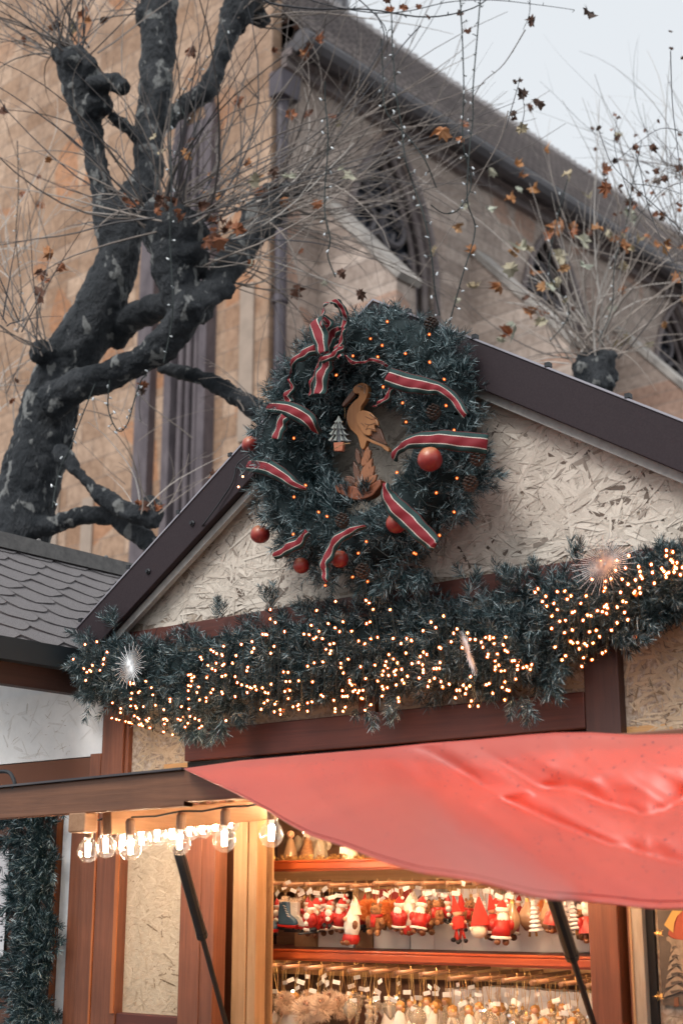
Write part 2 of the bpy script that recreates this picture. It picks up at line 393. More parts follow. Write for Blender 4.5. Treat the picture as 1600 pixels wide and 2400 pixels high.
def thin_glass(name,tint=(1,1,1),ior=1.5,k=1.0):
    m=bpy.data.materials.new(name); m.use_nodes=True; n=m.node_tree; n.nodes.clear()
    o=n.nodes.new('ShaderNodeOutputMaterial'); t=n.nodes.new('ShaderNodeBsdfTransparent'); g=n.nodes.new('ShaderNodeBsdfGlossy')
    t.inputs[0].default_value=(*tint,1); g.inputs['Roughness'].default_value=.04
    lw=n.nodes.new('ShaderNodeLayerWeight'); lw.inputs[0].default_value=.42; mu=n.nodes.new('ShaderNodeMath'); mu.operation='MULTIPLY'; mu.inputs[1].default_value=k
    mi=n.nodes.new('ShaderNodeMixShader'); n.links.new(lw.outputs['Fresnel'],mu.inputs[0]); n.links.new(mu.outputs[0],mi.inputs[0])
    n.links.new(t.outputs[0],mi.inputs[1]); n.links.new(g.outputs[0],mi.inputs[2]); n.links.new(mi.outputs[0],o.inputs[0]); return m
M_bulbglass=thin_glass('bulb_glass',(.99,.98,.97),1.5,.35)
def rim_haze(m,w):  # whitish haze mixed into the glass, stronger at the rim, imitating bulb glow
    n=m.node_tree; o=[x for x in n.nodes if x.type=='OUTPUT_MATERIAL'][0]; src=o.inputs[0].links[0].from_socket
    d=n.nodes.new('ShaderNodeBsdfTranslucent'); d.inputs[0].default_value=(1,.97,.93,1); lw=n.nodes.new('ShaderNodeLayerWeight'); lw.inputs[0].default_value=.3
    mr=n.nodes.new('ShaderNodeMapRange'); mr.inputs['To Min'].default_value=w; mr.inputs['To Max'].default_value=w*7; n.links.new(lw.outputs['Facing'],mr.inputs[0])
    mi=n.nodes.new('ShaderNodeMixShader'); n.links.new(mr.outputs[0],mi.inputs[0]); n.links.new(src,mi.inputs[1]); n.links.new(d.outputs[0],mi.inputs[2]); n.links.new(mi.outputs[0],o.inputs[0])
rim_haze(M_bulbglass,.005)
M_socket=mat('brown_lamp_socket',(.22,.12,.07),.5)
M_fil2=glow('strong_lit_filament',(1,.62,.33),560)

# ------------------------------------------------------------------ reusable shapes
def inpoly(x,z,poly):
    c=False; n=len(poly); j=n-1
    for i in range(n):
        if (poly[i][1]>z)!=(poly[j][1]>z) and x<(poly[j][0]-poly[i][0])*(z-poly[i][1])/(poly[j][1]-poly[i][1])+poly[i][0]: c=not c
        j=i
    return c
def osb_panel(name, poly, y, parent, m, gap=M_osb_gap, thick=.018, dens=1.0, lmin=.04, lmax=.15, slivers=True, wmax=.02, label=None, relief=1.0, sl=1.0, slm=None):
    """board in the x-z plane whose front lies at y, covered with real overlapping strands"""
    mb=MB(); mb.prism(poly,y,y+thick,1)
    xs=[p[0] for p in poly]; zs=[p[1] for p in poly]
    x0,x1,z0,z1=min(xs),max(xs),min(zs),max(zs); area=(x1-x0)*(z1-z0)
    n=int(area*3800*dens); rr=random.Random(hash(name)%1000 if False else int(area*1000))
    for i in range(n):
        cx,cz=rr.uniform(x0,x1),rr.uniform(z0,z1); a=rr.gauss(0,.75) if rr.random()<.75 else rr.uniform(-1.57,1.57)
        l=rr.uniform(lmin,lmax)*(.5+.5*rr.random()); w=rr.uniform(.004,wmax)*rr.uniform(.5,1)
        if l<w*2.5: w=l/3
        ca,sa=math.cos(a),math.sin(a); ok=True
        pts=[(-.5,-.3*rr.random()),(-.42*rr.uniform(.7,1),-.5),(.42*rr.uniform(.6,1),-.5),(.5,rr.uniform(-.3,.3)),(.42*rr.uniform(.6,1),.5),(-.45*rr.uniform(.7,1),.5)]
        base=rr.uniform(.0004,.0022)*relief; tl=rr.uniform(-.0013,.0013)*relief; tw=rr.uniform(-.0013,.0013)*relief; vs=[]; uv=[]
        ou=rr.random()*9
        for (p,q) in pts:
            px=cx+ca*p*l-sa*q*w; pz=cz+sa*p*l+ca*q*w
            if not inpoly(px,pz,poly): ok=False; break
            vs.append((px,y-base-abs(tw)-abs(tl)-tl*p*2-tw*q*2,pz)); uv.append((p*l*8+ou,q*w*8+ou))
        if not ok: continue
        t=rr.uniform(.12,1) if rr.random()<.93 else rr.uniform(0,.1)
        mb.add(vs,[tuple(range(6))],0,t,[uv])
    if slivers:
        for i in range(int(area*900*sl)):
            cx,cz=rr.uniform(x0,x1),rr.uniform(z0,z1); a=rr.gauss(.2,.7); l=rr.uniform(.006,.015+lmax*.35)*rr.uniform(.4,1); w=rr.uniform(.0005,.0015)
            ca,sa=math.cos(a),math.sin(a); k=rr.uniform(-.12,.12); vs=[]
            pp=[(-.5,0,0),(-.2,k*.7,.5),(.2,k*.7,.5),(.5,0,0),(.2,k*.7,-.5),(-.2,k*.7,-.5)]
            for (p,q,s_) in pp:
                qq=q*l+s_*w; vs.append((cx+ca*p*l-sa*qq,y-.0025-.0028*relief,cz+sa*p*l+ca*qq))
            if all(inpoly(v[0],v[2],poly) for v in vs): mb.add(vs,[tuple(range(6))],2,.5)
    # outward faces only need to look right from the front
    return obj(name,mb,[m,gap,slm or M_sliver],parent,label=label)

def nrm(a): return a/np.maximum(np.linalg.norm(a,axis=-1,keepdims=True),1e-9)
def needles(P, Dr, Ls, n=46, nl=.032, nw=.0023, spread=.95, light=.2, curl=.25, tipb=None):
    """bottle-brush sprigs: P bases, Dr directions, Ls lengths -> quads"""
    S=len(P); P=np.repeat(P,n,0); D=np.repeat(nrm(Dr),n,0); Ln=np.repeat(Ls,n)
    t=rng.random(S*n)**.8; ref=nrm(rng.normal(size=(S*n,3))); side=nrm(np.cross(D,ref))
    ph=spread*(.75+.5*rng.random(S*n))*(1-.35*t)
    nd=nrm(D*np.cos(ph)[:,None]+side*np.sin(ph)[:,None])
    b=P+D*(t*Ln)[:,None]; l=nl*(.6+.6*rng.random(S*n))*(1-.25*t)
    droop=nrm(nd+D*curl); mid=b+nd*(l*.55)[:,None]; tip=mid+droop*(l*.45)[:,None]
    wd=nrm(np.cross(nd,nrm(rng.normal(size=(S*n,3)))))*(nw/2)
    V=np.stack([b-wd*.8,b+wd*.8,mid+wd,mid-wd,tip+wd*.45,tip-wd*.45],1).reshape(-1,3)
    i=np.arange(S*n)[:,None]*6; Q=np.concatenate([i+np.array([0,1,2,3]),i+np.array([3,2,4,5])],0)
    sp=np.repeat(rng.random(S),n)
    T=np.clip(.55*rng.random(S*n)+.2*sp,0,.7); hi=rng.random(S*n)<light*(.4+1.2*sp); T[hi]=.75+.25*rng.random(hi.sum())
    return V,Q,np.concatenate([T,T])
def join(parts):
    V=[];Q=[];T=[];o=0
    for v,q,t in parts: V.append(v);Q.append(q+o);T.append(t);o+=len(v)
    return np.concatenate(V),np.concatenate(Q),np.concatenate(T)
def smooth_path(pts,k=6):
    pts=[Vector(p) for p in pts]; out=[]
    for i in range(len(pts)-1):
        p0=pts[max(i-1,0)];p1=pts[i];p2=pts[i+1];p3=pts[min(i+2,len(pts)-1)]
        for j in range(k):
            t=j/k; out.append(.5*((2*p1)+(p2-p0)*t+(2*p0-5*p1+4*p2-p3)*t*t+(3*p1-p0-3*p2+p3)*t**3))
    out.append(pts[-1]); return out
def lerp_list(vals,k=6):
    out=[]
    for i in range(len(vals)-1):
        for j in range(k): out.append(vals[i]+(vals[i+1]-vals[i])*j/k)
    out.append(vals[-1]); return out

# ================================================================== GROUND
g=MB(); g.add([(-150,-60,0),(150,-60,0),(150,200,0),(-150,200,0)],[(0,1,2,3)])
finish(obj('ground',g,M_cobble),kind='structure')

# ================================================================== CHURCH
church=thing('church','old sandstone church with steep tiled roof and pointed windows behind the stall','church',CH,(0,0,0))
W_C=[1.5,7.25,13.0,18.75,24.5,30.2]; HW=1.27; ZS=13.9; ZA=16.72; ZB=7.6
def arch_pts(c,hw,zs,za,k=10):
    h=za-zs; Rr=(h*h+hw*hw)/(2*hw); out=[]
    for i in range(k+1):
        z=zs+h*i/k; x=hw-(Rr-math.sqrt(max(Rr*Rr-(z-zs)**2,0))); out.append((c+max(x,0),z))
    return out   # right side from spring to apex
mb=MB(); x0=-1.72; DEP=.50
ZT=17.15
edges=[x0]
for c in W_C:
    l,r=c-HW,c+HW
    mb.box(edges[-1],l,0,1.2,0,ZT)
    mb.box(l,r,0,1.2,0,ZB)
    ap=arch_pts(c,HW,ZS,ZA)
    for side in (1,-1):
        pts=[(c+side*(p[0]-c),p[1]) for p in ap]
        for i in range(len(pts)-1):
            a,b=pts[i],pts[i+1]
            vs=[(a[0],0,a[1]),(b[0],0,b[1]),(b[0],0,ZT),(a[0],0,ZT),(a[0],DEP,a[1]),(b[0],DEP,b[1])]
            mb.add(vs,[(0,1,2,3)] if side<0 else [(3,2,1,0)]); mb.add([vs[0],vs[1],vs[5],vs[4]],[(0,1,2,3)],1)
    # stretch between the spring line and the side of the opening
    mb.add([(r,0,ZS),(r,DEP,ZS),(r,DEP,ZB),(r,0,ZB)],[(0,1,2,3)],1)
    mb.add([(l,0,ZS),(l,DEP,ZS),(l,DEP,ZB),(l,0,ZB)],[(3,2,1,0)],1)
    edges.append(r)
mb.box(edges[-1],44,0,1.2,0,ZT)
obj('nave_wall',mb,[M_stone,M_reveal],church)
for c in W_C[:5]:
    m2=MB()   # moulded frame: two stepped rolls following the arch
    for off,yy,rr in ((.10,-.03,.08),(-.06,.16,.08),(-.16,.34,.07)):
        ap=arch_pts(c,HW+off,ZS,ZA+off*1.15,12)
        pts=[(c+HW+off,yy,ZB)]+[(p[0],yy,p[1]) for p in ap]
        left=[(2*c-p[0],p[1],p[2]) for p in reversed(pts)]
        m2.tube(pts+left[1:],rr,6)
    fr=obj('window',m2,M_reveal,church,smooth=True)
    m3=MB(); ap=arch_pts(c,HW,ZS,ZA)
    poly=[(c-HW,ZB)]+[(2*c-p[0],p[1]) for p in ap]+[(p[0],p[1]) for p in reversed(ap)]+[(c+HW,ZB)]
    m3.prism(poly,DEP,DEP+.1); obj('glass',m3,M_glassd,fr)
    m4=MB()
    for xx in (-.42,.42): m4.box(c+xx-.06,c+xx+.06,DEP-.16,DEP-.01,ZB,ZS+.2)
    for cx,top in ((-.84,ZS+.75),(0,ZS+1.0),(.84,ZS+.75)):
        a2=arch_pts(c+cx,.38,top-.75,top-.1,6)
        m4.tube([(p[0],DEP-.12,p[1]) for p in a2]+[(2*(c+cx)-p[0],DEP-.12,p[1]) for p in reversed(a2[:-1])],.07,5)
    for (cx,cz,rr) in ((-.46,ZS+1.12,.36),(.46,ZS+1.12,.36),(0,ZS+1.85,.36)):
        m4.tube([(c+cx+rr*math.cos(a*math.pi/8),DEP-.12,cz+rr*math.sin(a*math.pi/8)) for a in range(17)],.07,5,cap=False)
        for q in range(3):
            an=q*2.094+.5; m4.tube([(c+cx+rr*math.cos(an),DEP-.12,cz+rr*math.sin(an)),(c+cx+.12*math.cos(an+.5),DEP-.12,cz+.12*math.sin(an+.5))],.05,4)
    for zz in np.arange(ZB+.6,ZS,.8): m4.box(c-HW,c+HW,DEP-.06,DEP-.02,zz-.02,zz+.02)
    obj('tracery',m4,M_tracery,fr)
for xb in (-.38,4.4,10.1,15.8,21.6):
    m2=MB(); w2=.26; sl=1.125
    out=2.4 if xb>0 else 1.9; zt=15.1 if xb>0 else 14.5
    prof=[(0,zt),(-out,zt-sl*out),(-out,0),(0,0)]
    vs=[(xb-w2,p[0],p[1]) for p in prof]+[(xb+w2,p[0],p[1]) for p in prof]
    m2.add(vs,[(0,1,2,3),(7,6,5,4),(0,4,5,1),(1,5,6,2)])
    if xb>0 or True:
        bt=obj('buttress',m2,M_stone,church)
        m3=MB(); m3.obox((xb,.0,zt+.10),(xb,-out-.1,zt-sl*(out+.1)+.10),w2*2+.10,.13,(0,0,1)); 
        obj('coping',m3,M_cap,bt)
m2=MB(); m2.box(-1.72,44,-.16,0,16.85,17.05); m2.box(-1.72,44,-.30,0,17.05,17.2)
obj('cornice',m2,M_reveal,church)  # gutter's shadow is put into this dark stone colour
m2=MB(); m2.tube([(-1.75,-.56,17.22),(44,-.56,17.22)],.23,10); m2.box(-1.72,44,-.36,-.1,17.2,17.34)
obj('gutter',m2,M_gutter,church)
ry,rz=4.0,23.05; m2=MB()
vs=[(-1.72,-.62,17.42),(44,-.62,17.42),(44,ry,rz),(-1.72,ry,rz)]; ln=math.hypot(ry+.62,rz-17.42)
m2.add(vs,[(0,1,2,3)],0,.5,[[(0,0),(46.3,0),(46.3,ln),(0,ln)]])
m2.add([(-1.72,-.60,17.30),(44,-.60,17.30),(44,8.6,17.3),(-1.72,8.6,17.3),(-1.72,ry,rz-.1),(44,ry,rz-.1)],[(2,3,4,5),(0,3,2,1)])
rr=random.Random(3)
# overlapping courses of tiles as real steps, plus the bumpy ridge tiles
for i in range(46):
    f=i/46; y=-.62+(ry+.62)*f; z=17.42+(rz-17.42)*f
    nx=(-.78,.62)
    m2.add([(-1.72,y-.05,z+.035),(44,y-.05,z+.035),(44,y+.10,z+.10),(-1.72,y+.10,z+.10)],[(0,1,2,3)],0,.5,[[(0,i*.16),(46.3,i*.16),(46.3,i*.16+.16),(0,i*.16+.16)]])
for i in range(150):
    x=-1.7+i*.3; m2.lathe([(0,0),(.12,0),(.15,.26),(.0,.27)],(x,ry,rz+.03+rr.uniform(-.02,.02)),6,0,.5,(1,0,.12))
obj('roof',m2,M_roof,church)
m2=MB(); m2.box(2.95,4.85,4.3,6.2,20,29); m2.box(2.85,2.97,4.2,4.32,20,29); m2.box(4.78,4.90,4.2,4.32,20,29)
obj('turret',m2,M_slate,church)
m2=MB(); m2.tube([(-1.78,-.14,0),(-1.78,-.14,16.1)],.115,10)
for z in (6,9,12,14.6): m2.tube([(-1.78,-.14,z),(-1.78,-.14,z+.12)],.15,10)
m2.box(-2.02,-1.52,-.34,-.01,16.1,16.6)
obj('drain_pipe',m2,M_pipe,church)
# transept front, at right angles to the nave
m2=MB(); m2.box(-1.95,-1.72,-.02,22,0,33)
obj('transept_wall',m2,M_stone_l,church)
m2=MB()
m2.box(-2.12,-1.95,3.0,3.42,0,15.2); m2.box(-2.2,-1.95,1.35,1.55,0,16.0); m2.box(-2.2,-1.95,2.30,2.50,0,16.0); m2.box(-2.02,-1.95,1.55,2.30,0,16.4)
for y in (1.72,1.93,2.14): m2.tube([(-2.08,y,0),(-2.08,y,15.9)],.06,8)
m2.tube([(-2.1,1.93+.48*math.cos(a),15.9+1.1*math.sin(a)) for a in np.linspace(0,math.pi,14)],.12,6)
obj('shafted_buttress',m2,M_stone_grey,church)
for i,(y,z,wd,h) in enumerate([(6.1,8.4,.5,1.7),(4.9,6.9,.35,2.4),(6.1,6.2,1.1,.35),(.5,9.5,.35,3.0),(.5,5.5,.35,3.0)]): m2=MB(); m2.box(-2.0,-1.95,y-wd/2,y+wd/2,z,z+h); obj('pale_quoin',m2,M_mould,church)

# ================================================================== NEIGHBOUR STALL (left)
EU,EZ,RU,RZ=-1.25,2.575,-2.03,3.155
nb_=thing('market_stall','white market stall with grey scalloped shingle roof at the left edge','stall',HUT,(-2.0,0.02,0))
WT=2.43
osb_panel('upper_wall',[(-2.85,2.172),(-1.1,2.172),(-1.1,WT),(-2.85,WT)],0.0,nb_,M_osb_white,M_whiteboard,.02,.09,wmax=.012,slivers=True,relief=.3,sl=.16,slm=M_sliver2)
mb=MB(); mb.box(-3.0,-1.10,.0,.03,2.04,2.168); osb=obj('lower_wall',mb,M_osb_brown,nb_)
mb=MB(); mb.box(-3.0,-1.29,.008,.03,0,2.04); obj('wall_boarding',mb,speckled('brown_painted_board',(.09,.040,.027),(.14,.066,.045),9,.7,.3),nb_)
mb=MB(); mb.box(-1.155,-1.098,-.03,.0,1.95,2.176); obj('panel_frame',mb,M_brown_z,nb_,bevel=.003)
mb=MB(); mb.box(-1.285,-1.232,-.06,.02,0,2.0); obj('edge_batten',mb,M_orange_z,nb_,bevel=.003)
mb=MB(); mb.box(-1.231,-1.175,-.075,.02,0,2.0); obj('white_corner_strip',mb,M_white,nb_,bevel=.002)
# roof
slope=Vector((EU-RU,0,EZ-RZ)); sl_len=slope.length; sd=slope.normalized(); up=Vector((-sd.z,0,sd.x)); 
if up.z<0: up=-up
mb=MB(); y0,y1=-.60,2.4
for (a,b) in ((Vector((RU,0,RZ)),Vector((EU+.02,0,EZ-.013))),):
    mb.add([(a.x,y0,a.z),(b.x,y0,b.z),(b.x,y1,b.z),(a.x,y1,a.z),(a.x,y0,a.z-.05),(b.x,y0,b.z-.05),(b.x,y1,b.z-.05),(a.x,y1,a.z-.05)],[(0,1,2,3),(7,6,5,4),(0,4,5,1),(1,5,6,2),(2,6,7,3)])
mb.add([(RU,y0,RZ),(RU-1.2,y0,RZ-.9),(RU-1.2,y1,RZ-.9),(RU,y1,RZ)],[(0,1,2,3)])
nb_roof=obj('roof',mb,M_shingle,nb_)
# real scalloped shingles, course over course
mb=MB(); rows=10; rh=sl_len/rows; sw=.205
for r in range(rows):
    s1=(r+1)*rh+.012; s0=r*rh-.02; n=16; lift=.009
    yy=y0+(r%2)*.10
    while yy<y1:
        pts=[]
        for i in range(11):
            t=i/10; d=.046*(1-(abs(2*(t-.52)))**2.0)-.046+ (.006*math.sin(t*9+r))
            pts.append((yy+t*sw*.992,s1+d+.012))
        top=[];bot=[]
        for (y,s) in pts:
            p=Vector((RU,0,RZ))+sd*s+up*(lift+random.uniform(0,.0015)); bot.append((p.x,y,p.z))
            q=Vector((RU,0,RZ))+sd*s0+up*.002; top.append((q.x,y,q.z))
        under=[(v[0]-up.x*lift,v[1],v[2]-up.z*lift) for v in bot]
        k=len(bot); vs=bot+top+under; fs=[]
        for i in range(k-1): fs.append((i,i+1,k+i+1,k+i)); fs.append((2*k+i,2*k+i+1,i+1,i))
        mb.add(vs,fs); yy+=sw
obj('shingles',mb,M_shingle,nb_roof)
mb=MB(); mb.obox((RU,y0,RZ+.015),(RU,y1,RZ+.015),.15,.03); mb.obox((RU+.075,y0,RZ-.018),(RU+.075,y1,RZ-.018),.02,.045)
for y in (-.2,.35,.75,1.2): mb.ball((RU+.05,y,RZ+.035),.012,6)
obj('ridge_cap',mb,M_flash,nb_roof)
mb=MB(); mb.box(EU-.02,EU+.030,y0,y1,EZ-.085,EZ-.004); obj('eave_gutter',mb,mat('dark_eave_metal',(.02,.028,.034),.6),nb_roof)
mb=MB(); mb.box(EU-.07,EU-.022,y0,y1,EZ-.165,EZ-.05); mb.box(-2.85,EU-.07,-.6,-.55,EZ-.165,EZ-.145); obj('eave_board',mb,M_brown_y,nb_roof)
mb=MB(); mb.prism([(-2.85,WT+.002),(EU-.06,WT+.002),(RU,RZ-.07),(RU-.82,RZ-.07-.63)],.022,.045); obj('gable_wall',mb,M_whiteboard,nb_)
# garlands and poster of the neighbour stall come further down

# ================================================================== OUR STALL
hut=thing('christmas_stall','wooden Christmas market stall with strand board gable and open lit front','stall',HUT,(0.2,0,0))
AU,AZ=.205,3.575; SLL,SLR=.675,.61
UL,UR=-1.095,1.62
def rake(u,off=0): return AZ+off-(SLL*(AU-u) if u<AU else SLR*(u-AU))
gp=[(UL+.0,2.61),(UR,2.61),(UR,max(2.62,rake(UR,-.10)))]+[(AU,AZ-.10),(UL,max(2.62,rake(UL,-.10)))]
osb_panel('gable_panel',gp,0.0,hut,M_osb,dens=.95,lmin=.06,lmax=.26,wmax=.034,sl=.8)
mb=MB(); mb.box(UL,UR,-.022,.02,2.545,2.612); obj('gable_beam',mb,M_brown_x,hut,bevel=.003)
mb=MB(); mb.box(-.672,.897,-.03,.02,2.121,2.226); obj('lintel_beam',mb,M_brown_x,hut,bevel=.004)
mb=MB(); mb.box(-.672,.897,-.012,.02,2.085,2.119); obj('shadow_strip',mb,M_dark,hut)  # near-black strip standing in for the shadow under the lintel
osb_panel('frieze_panel',[(-.67,2.228),(.897,2.228),(.897,2.545),(-.67,2.545)],0.001,hut,M_osb_warm,lmin=.03,lmax=.12,dens=.8,wmax=.014,relief=.45,slm=M_sliver2)
mb=MB(); mb.box(.085,.15,-.02,.0,2.228,2.545); obj('frieze_stud',mb,M_brown_z,hut)
mb=MB(); mb.box(-1.097,-.985,-.028,.02,.0,2.545); mb.box(-.985,-.966,-.018,.02,0,2.545); obj('corner_post',mb,M_brown_z,hut,bevel=.004)
osb_panel('side_panel',[(-.966,1.0),(-.67,1.0),(-.67,2.545),(-.966,2.545)],0.002,hut,M_osb_warm,lmin=.03,lmax=.12,dens=.8,wmax=.014,relief=.45,slm=M_sliver2)
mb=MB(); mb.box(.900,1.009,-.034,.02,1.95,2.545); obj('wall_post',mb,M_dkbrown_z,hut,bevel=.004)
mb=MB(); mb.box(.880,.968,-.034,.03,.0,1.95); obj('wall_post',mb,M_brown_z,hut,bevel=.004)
osb_panel('right_panel',[(1.009,1.95),(UR+.3,1.95),(UR+.3,2.545),(1.009,2.545)],0.001,hut,M_osb_warm,dens=.8,lmin=.03,lmax=.13,wmax=.016,relief=.5)
osb_panel('right_panel',[(1.06,.9),(UR+.3,.9),(UR+.3,1.95),(1.06,1.95)],0.003,hut,M_osb_warm,dens=.5,lmin=.03,lmax=.1,wmax=.012)
mb=MB(); mb.box(.968,.986,.03,.05,0,1.95); mb.box(1.040,1.062,-.01,.02,0,1.95); obj('gap_shade_strip',mb,M_dark,hut)  # near-black strips put in as the shade of the gaps
mb=MB(); mb.box(.986,1.002,-.012,.03,0,1.95); obj('narrow_post',mb,M_brown_z,hut)
mb=MB(); mb.box(1.002,1.040,-.03,.03,0,1.95); obj('grey_post',mb,M_grey_post,hut,bevel=.002)
mb=MB(); mb.box(1.002,1.0085,-.033,-.0305,0,1.95); obj('worn_edge',mb,M_pine_z,hut)
# opening: pine jamb, lined inside
mb=MB(); mb.box(-.428,-.368,-.034,.06,.0,2.085); mb.box(-.366,-.330,-.028,.06,.0,2.085); obj('door_jamb',mb,M_pine_z,hut,bevel=.003)
mb=MB(); mb.box(-.672,-.43,-.006,.02,.0,2.085); obj('inner_stile',mb,M_brown_z,hut)
mb=MB(); mb.box(-.85,-.80,.02,1.5,0,2.1); obj('inside_wall',mb,M_brown_y,hut)
mb=MB(); mb.box(1.15,1.2,.05,1.5,0,2.1); obj('inside_wall',mb,M_pine_y,hut)
mb=MB(); mb.box(-.8,1.15,.62,.66,0,2.1); obj('back_wall',mb,wood('back_wall_wood',(.20,.11,.07),(.32,.18,.12),'x',.6),hut)
mb=MB(); mb.box(-.8,1.15,.0,.66,2.09,2.12); obj('ceiling',mb,M_pine_x,hut)
mb=MB(); mb.box(-.37,.88,-.10,.62,.95,1.0); mb.box(-.37,.88,-.0,.03,0,.95); obj('counter',mb,M_pine_x,hut)
mb=MB(); mb.box(-.8,-.33,.021,.05,0,2.545); mb.box(-1.09,-1.05,.03,2.2,0,2.6); mb.box(UR-.05,UR+.3,.03,2.2,0,2.6); mb.box(-1.09,UR,2.2,2.25,0,3.0); obj('outer_wall',mb,M_osb_brown,hut)
# roof: sheet metal, rake trims
for side in (-1,1):
    mb=MB()
    ua = UL-.10 if side<0 else UR+.22
    za=rake(ua,.0); a=Vector((AU,0,AZ)); b=Vector((ua,0,za))
    d=(b-a).normalized(); n_=Vector((-d.z,0,d.x)); n_= n_ if n_.z>0 else -n_
    vs=[]
    for p,t in ((a,0),(b,0)):
        for off in (0.0,-.04):
            q=p+n_*off
            for y in (-.06,2.35): vs.append((q.x,y,q.z))
    mb.add(vs,[(0,1,5,4),(2,6,7,3),(0,4,6,2),(1,3,7,5),(4,5,7,6)])
    rf=obj('roof_sheet',mb,M_trim,hut)
    mb=MB(); w_=.118
    q=[a+n_*.012,b+n_*.012+ (d*0),b-n_*(w_-.03)+Vector((0,0,-.0)),b-n_*w_-d*.05,a-n_*w_]
    if side>0:
        q[0]=a+Vector((0,0,.016)); q[4]=Vector((AU,0,AZ-w_*1.19))
    else:
        q[0]=a+Vector((0,0,.016)); q[4]=Vector((AU,0,AZ-w_*1.19))
    mb.prism([(p.x,p.z) for p in q],-.088,-.062)
    tr=obj('rake_trim',mb,M_trim,hut,bevel=.003)
    mb=MB()
    mb.obox((a.x,-.089,a.z+.020) if side<0 else (a.x,-.089,a.z+.020),(b.x,-.089,b.z+.014),.006,.006,n_); obj('trim_bead',mb,M_trim_edge,tr)
    mb=MB()
    lo=-w_*1.02
    p0=Vector((AU,0,AZ-w_*1.19)); mb.prism([(p.x,p.z) for p in (p0,b-n_*w_-d*.05,b-n_*(w_+.026)-d*.05,p0-Vector((0,0,.026*1.19)))],-.058,-.036)
    obj('soffit_strip',mb,M_greystrip,tr)
    mb=MB()
    Lr=(b-a).length
    for s_ in ([.24,1.02,1.28] if side<0 else [.36,1.35]):
        p=a+d*s_-n_*.062; mb=MB()
        mb.lathe([(0,0),(.011,0),(.011,.004),(.006,.008),(.006,.013),(0,.013)],(p.x,-.088,p.z),8,0,.5,(0,-1,0)); obj('screw',mb,M_black,tr)
    for s_ in np.arange(.15,Lr,.30):
        p=a+d*s_+n_*.022; mb=MB(); mb.box(p.x-.008,p.x+.008,-.095,-.075,p.z-.006,p.z+.008); obj('roof_clip',mb,M_black,tr)
# shutter folded open against the wall
sh=thing('folding_shutter','brown framed shutter with strand board infill folded open beside the stall opening','shutter',HUT,(-.8,-.1,0))
SY=-.10
mb=MB(); mb.box(-1.158,-.992,SY,SY+.045,.9,1.99); mb.box(-1.085,-.992,SY-.014,SY,.9,1.99); obj('stile',mb,M_brown_z,sh,bevel=.004)
mb=MB(); mb.box(-.99,-.872,SY-.024,SY+.04,.9,1.99); obj('stile',mb,M_brown_z,sh,bevel=.004)
mb=MB(); mb.box(-.888,-.872,SY-.030,SY-.0245,1.29,1.99); mb.box(-1.000,-.991,SY-.026,SY-.0145,.9,1.99); obj('edge_bead',mb,M_orange_z,sh)
mb=MB(); mb.box(-.582,-.430,SY-.020,SY+.04,.9,1.99); mb.box(-.500,-.487,SY-.024,SY-.0205,.9,1.99); obj('stile',mb,M_brown_z,sh,bevel=.004)
mb=MB(); mb.box(-.87,-.584,SY-.018,SY+.04,1.19,1.292); obj('rail',mb,M_brown_x,sh,bevel=.004)
mb=MB(); mb.box(-.87,-.584,SY-.018,SY+.04,1.90,1.99); obj('rail',mb,M_brown_x,sh,bevel=.004)
osb_panel('infill_panel',[(-.871,1.292),(-.583,1.292),(-.583,1.90),(-.871,1.90)],SY+.012,sh,M_osb_warm,M_osb_warm,dens=1.1,lmin=.02,lmax=.09,wmax=.011,relief=.3,sl=1.6,slm=M_sliver2)
# hatch lid carrying the awning
la=thing('awning_hatch','brown wooden hatch raised over the stall front on black struts','hatch',HUT,(.3,-.4,1.9))
mb=MB(); v=[(-.36,-.03,2.05),(1.9,-.03,2.05),(1.9,-.735,1.975),(-.36,-.735,1.975)]
mb.add(v+[(a,b,c-.018) for a,b,c in v],[(0,1,2,3),(7,6,5,4),(3,2,6,7),(0,3,7,4),(0,4,5,1),(1,5,6,2)]); obj('lid_panel',mb,M_pine_y,la)
mb=MB()
z0=.5
for (ua,ub,za,zb) in ((-1.9,.04,1.972,2.002),(.04,1.9,2.002,2.012)):
    mb.add([(ua,-.75,za-.086),(ub,-.75,zb-.098),(ub,-.75,zb),(ua,-.75,za),(ua,-.715,za-.086),(ub,-.715,zb-.098),(ub,-.715,zb),(ua,-.715,za)],[(0,1,2,3),(4,7,6,5),(3,2,6,7),(0,4,5,1)])
obj('front_board',mb,M_fascia,la,bevel=.003)
mb=MB(); mb.add([(-1.9,-.765,1.973),(.04,-.765,2.003),(.04,-.71,2.006),(-1.9,-.71,1.976),(-1.9,-.765,1.979),(.04,-.765,2.009),(.04,-.71,2.012),(-1.9,-.71,1.982)],[(0,1,5,4),(4,5,6,7),(3,2,1,0),(1,2,6,5)]); obj('top_flashing',mb,M_gutter,la)
mb=MB(); mb.obox((-.325,-.695,1.872),(-.305,-.02,1.943),.040,.066); obj('side_rail',mb,M_pine_y,la,bevel=.003)
mb=MB(); mb.box(-.43,-.357,-.752,-.70,1.846,1.903); obj('rail_end_block',mb,M_pine_y,la,bevel=.005)
for (a_,b_,) in ((HP(418,1990,.62),HP(530,2400,.12)),(HP(1288,2080,.64),HP(1390,2400,.12))):
    a_=Vector(a_); b_=Vector(b_); e=b_+(b_-a_)*.6; m_=a_+(b_-a_)*.45
    mb=MB(); mb.tube([a_+(a_-b_)*(.0 if a_.x<0 else .12),m_],.0165,10); mb.tube([m_,m_+(b_-a_).normalized()*.02],.018,10); st=obj('gas_strut',mb,M_strutmetal,la)
    mb=MB(); mb.tube([m_+(b_-a_).normalized()*.02,e],.0085,8); obj('piston_rod',mb,M_black,st)
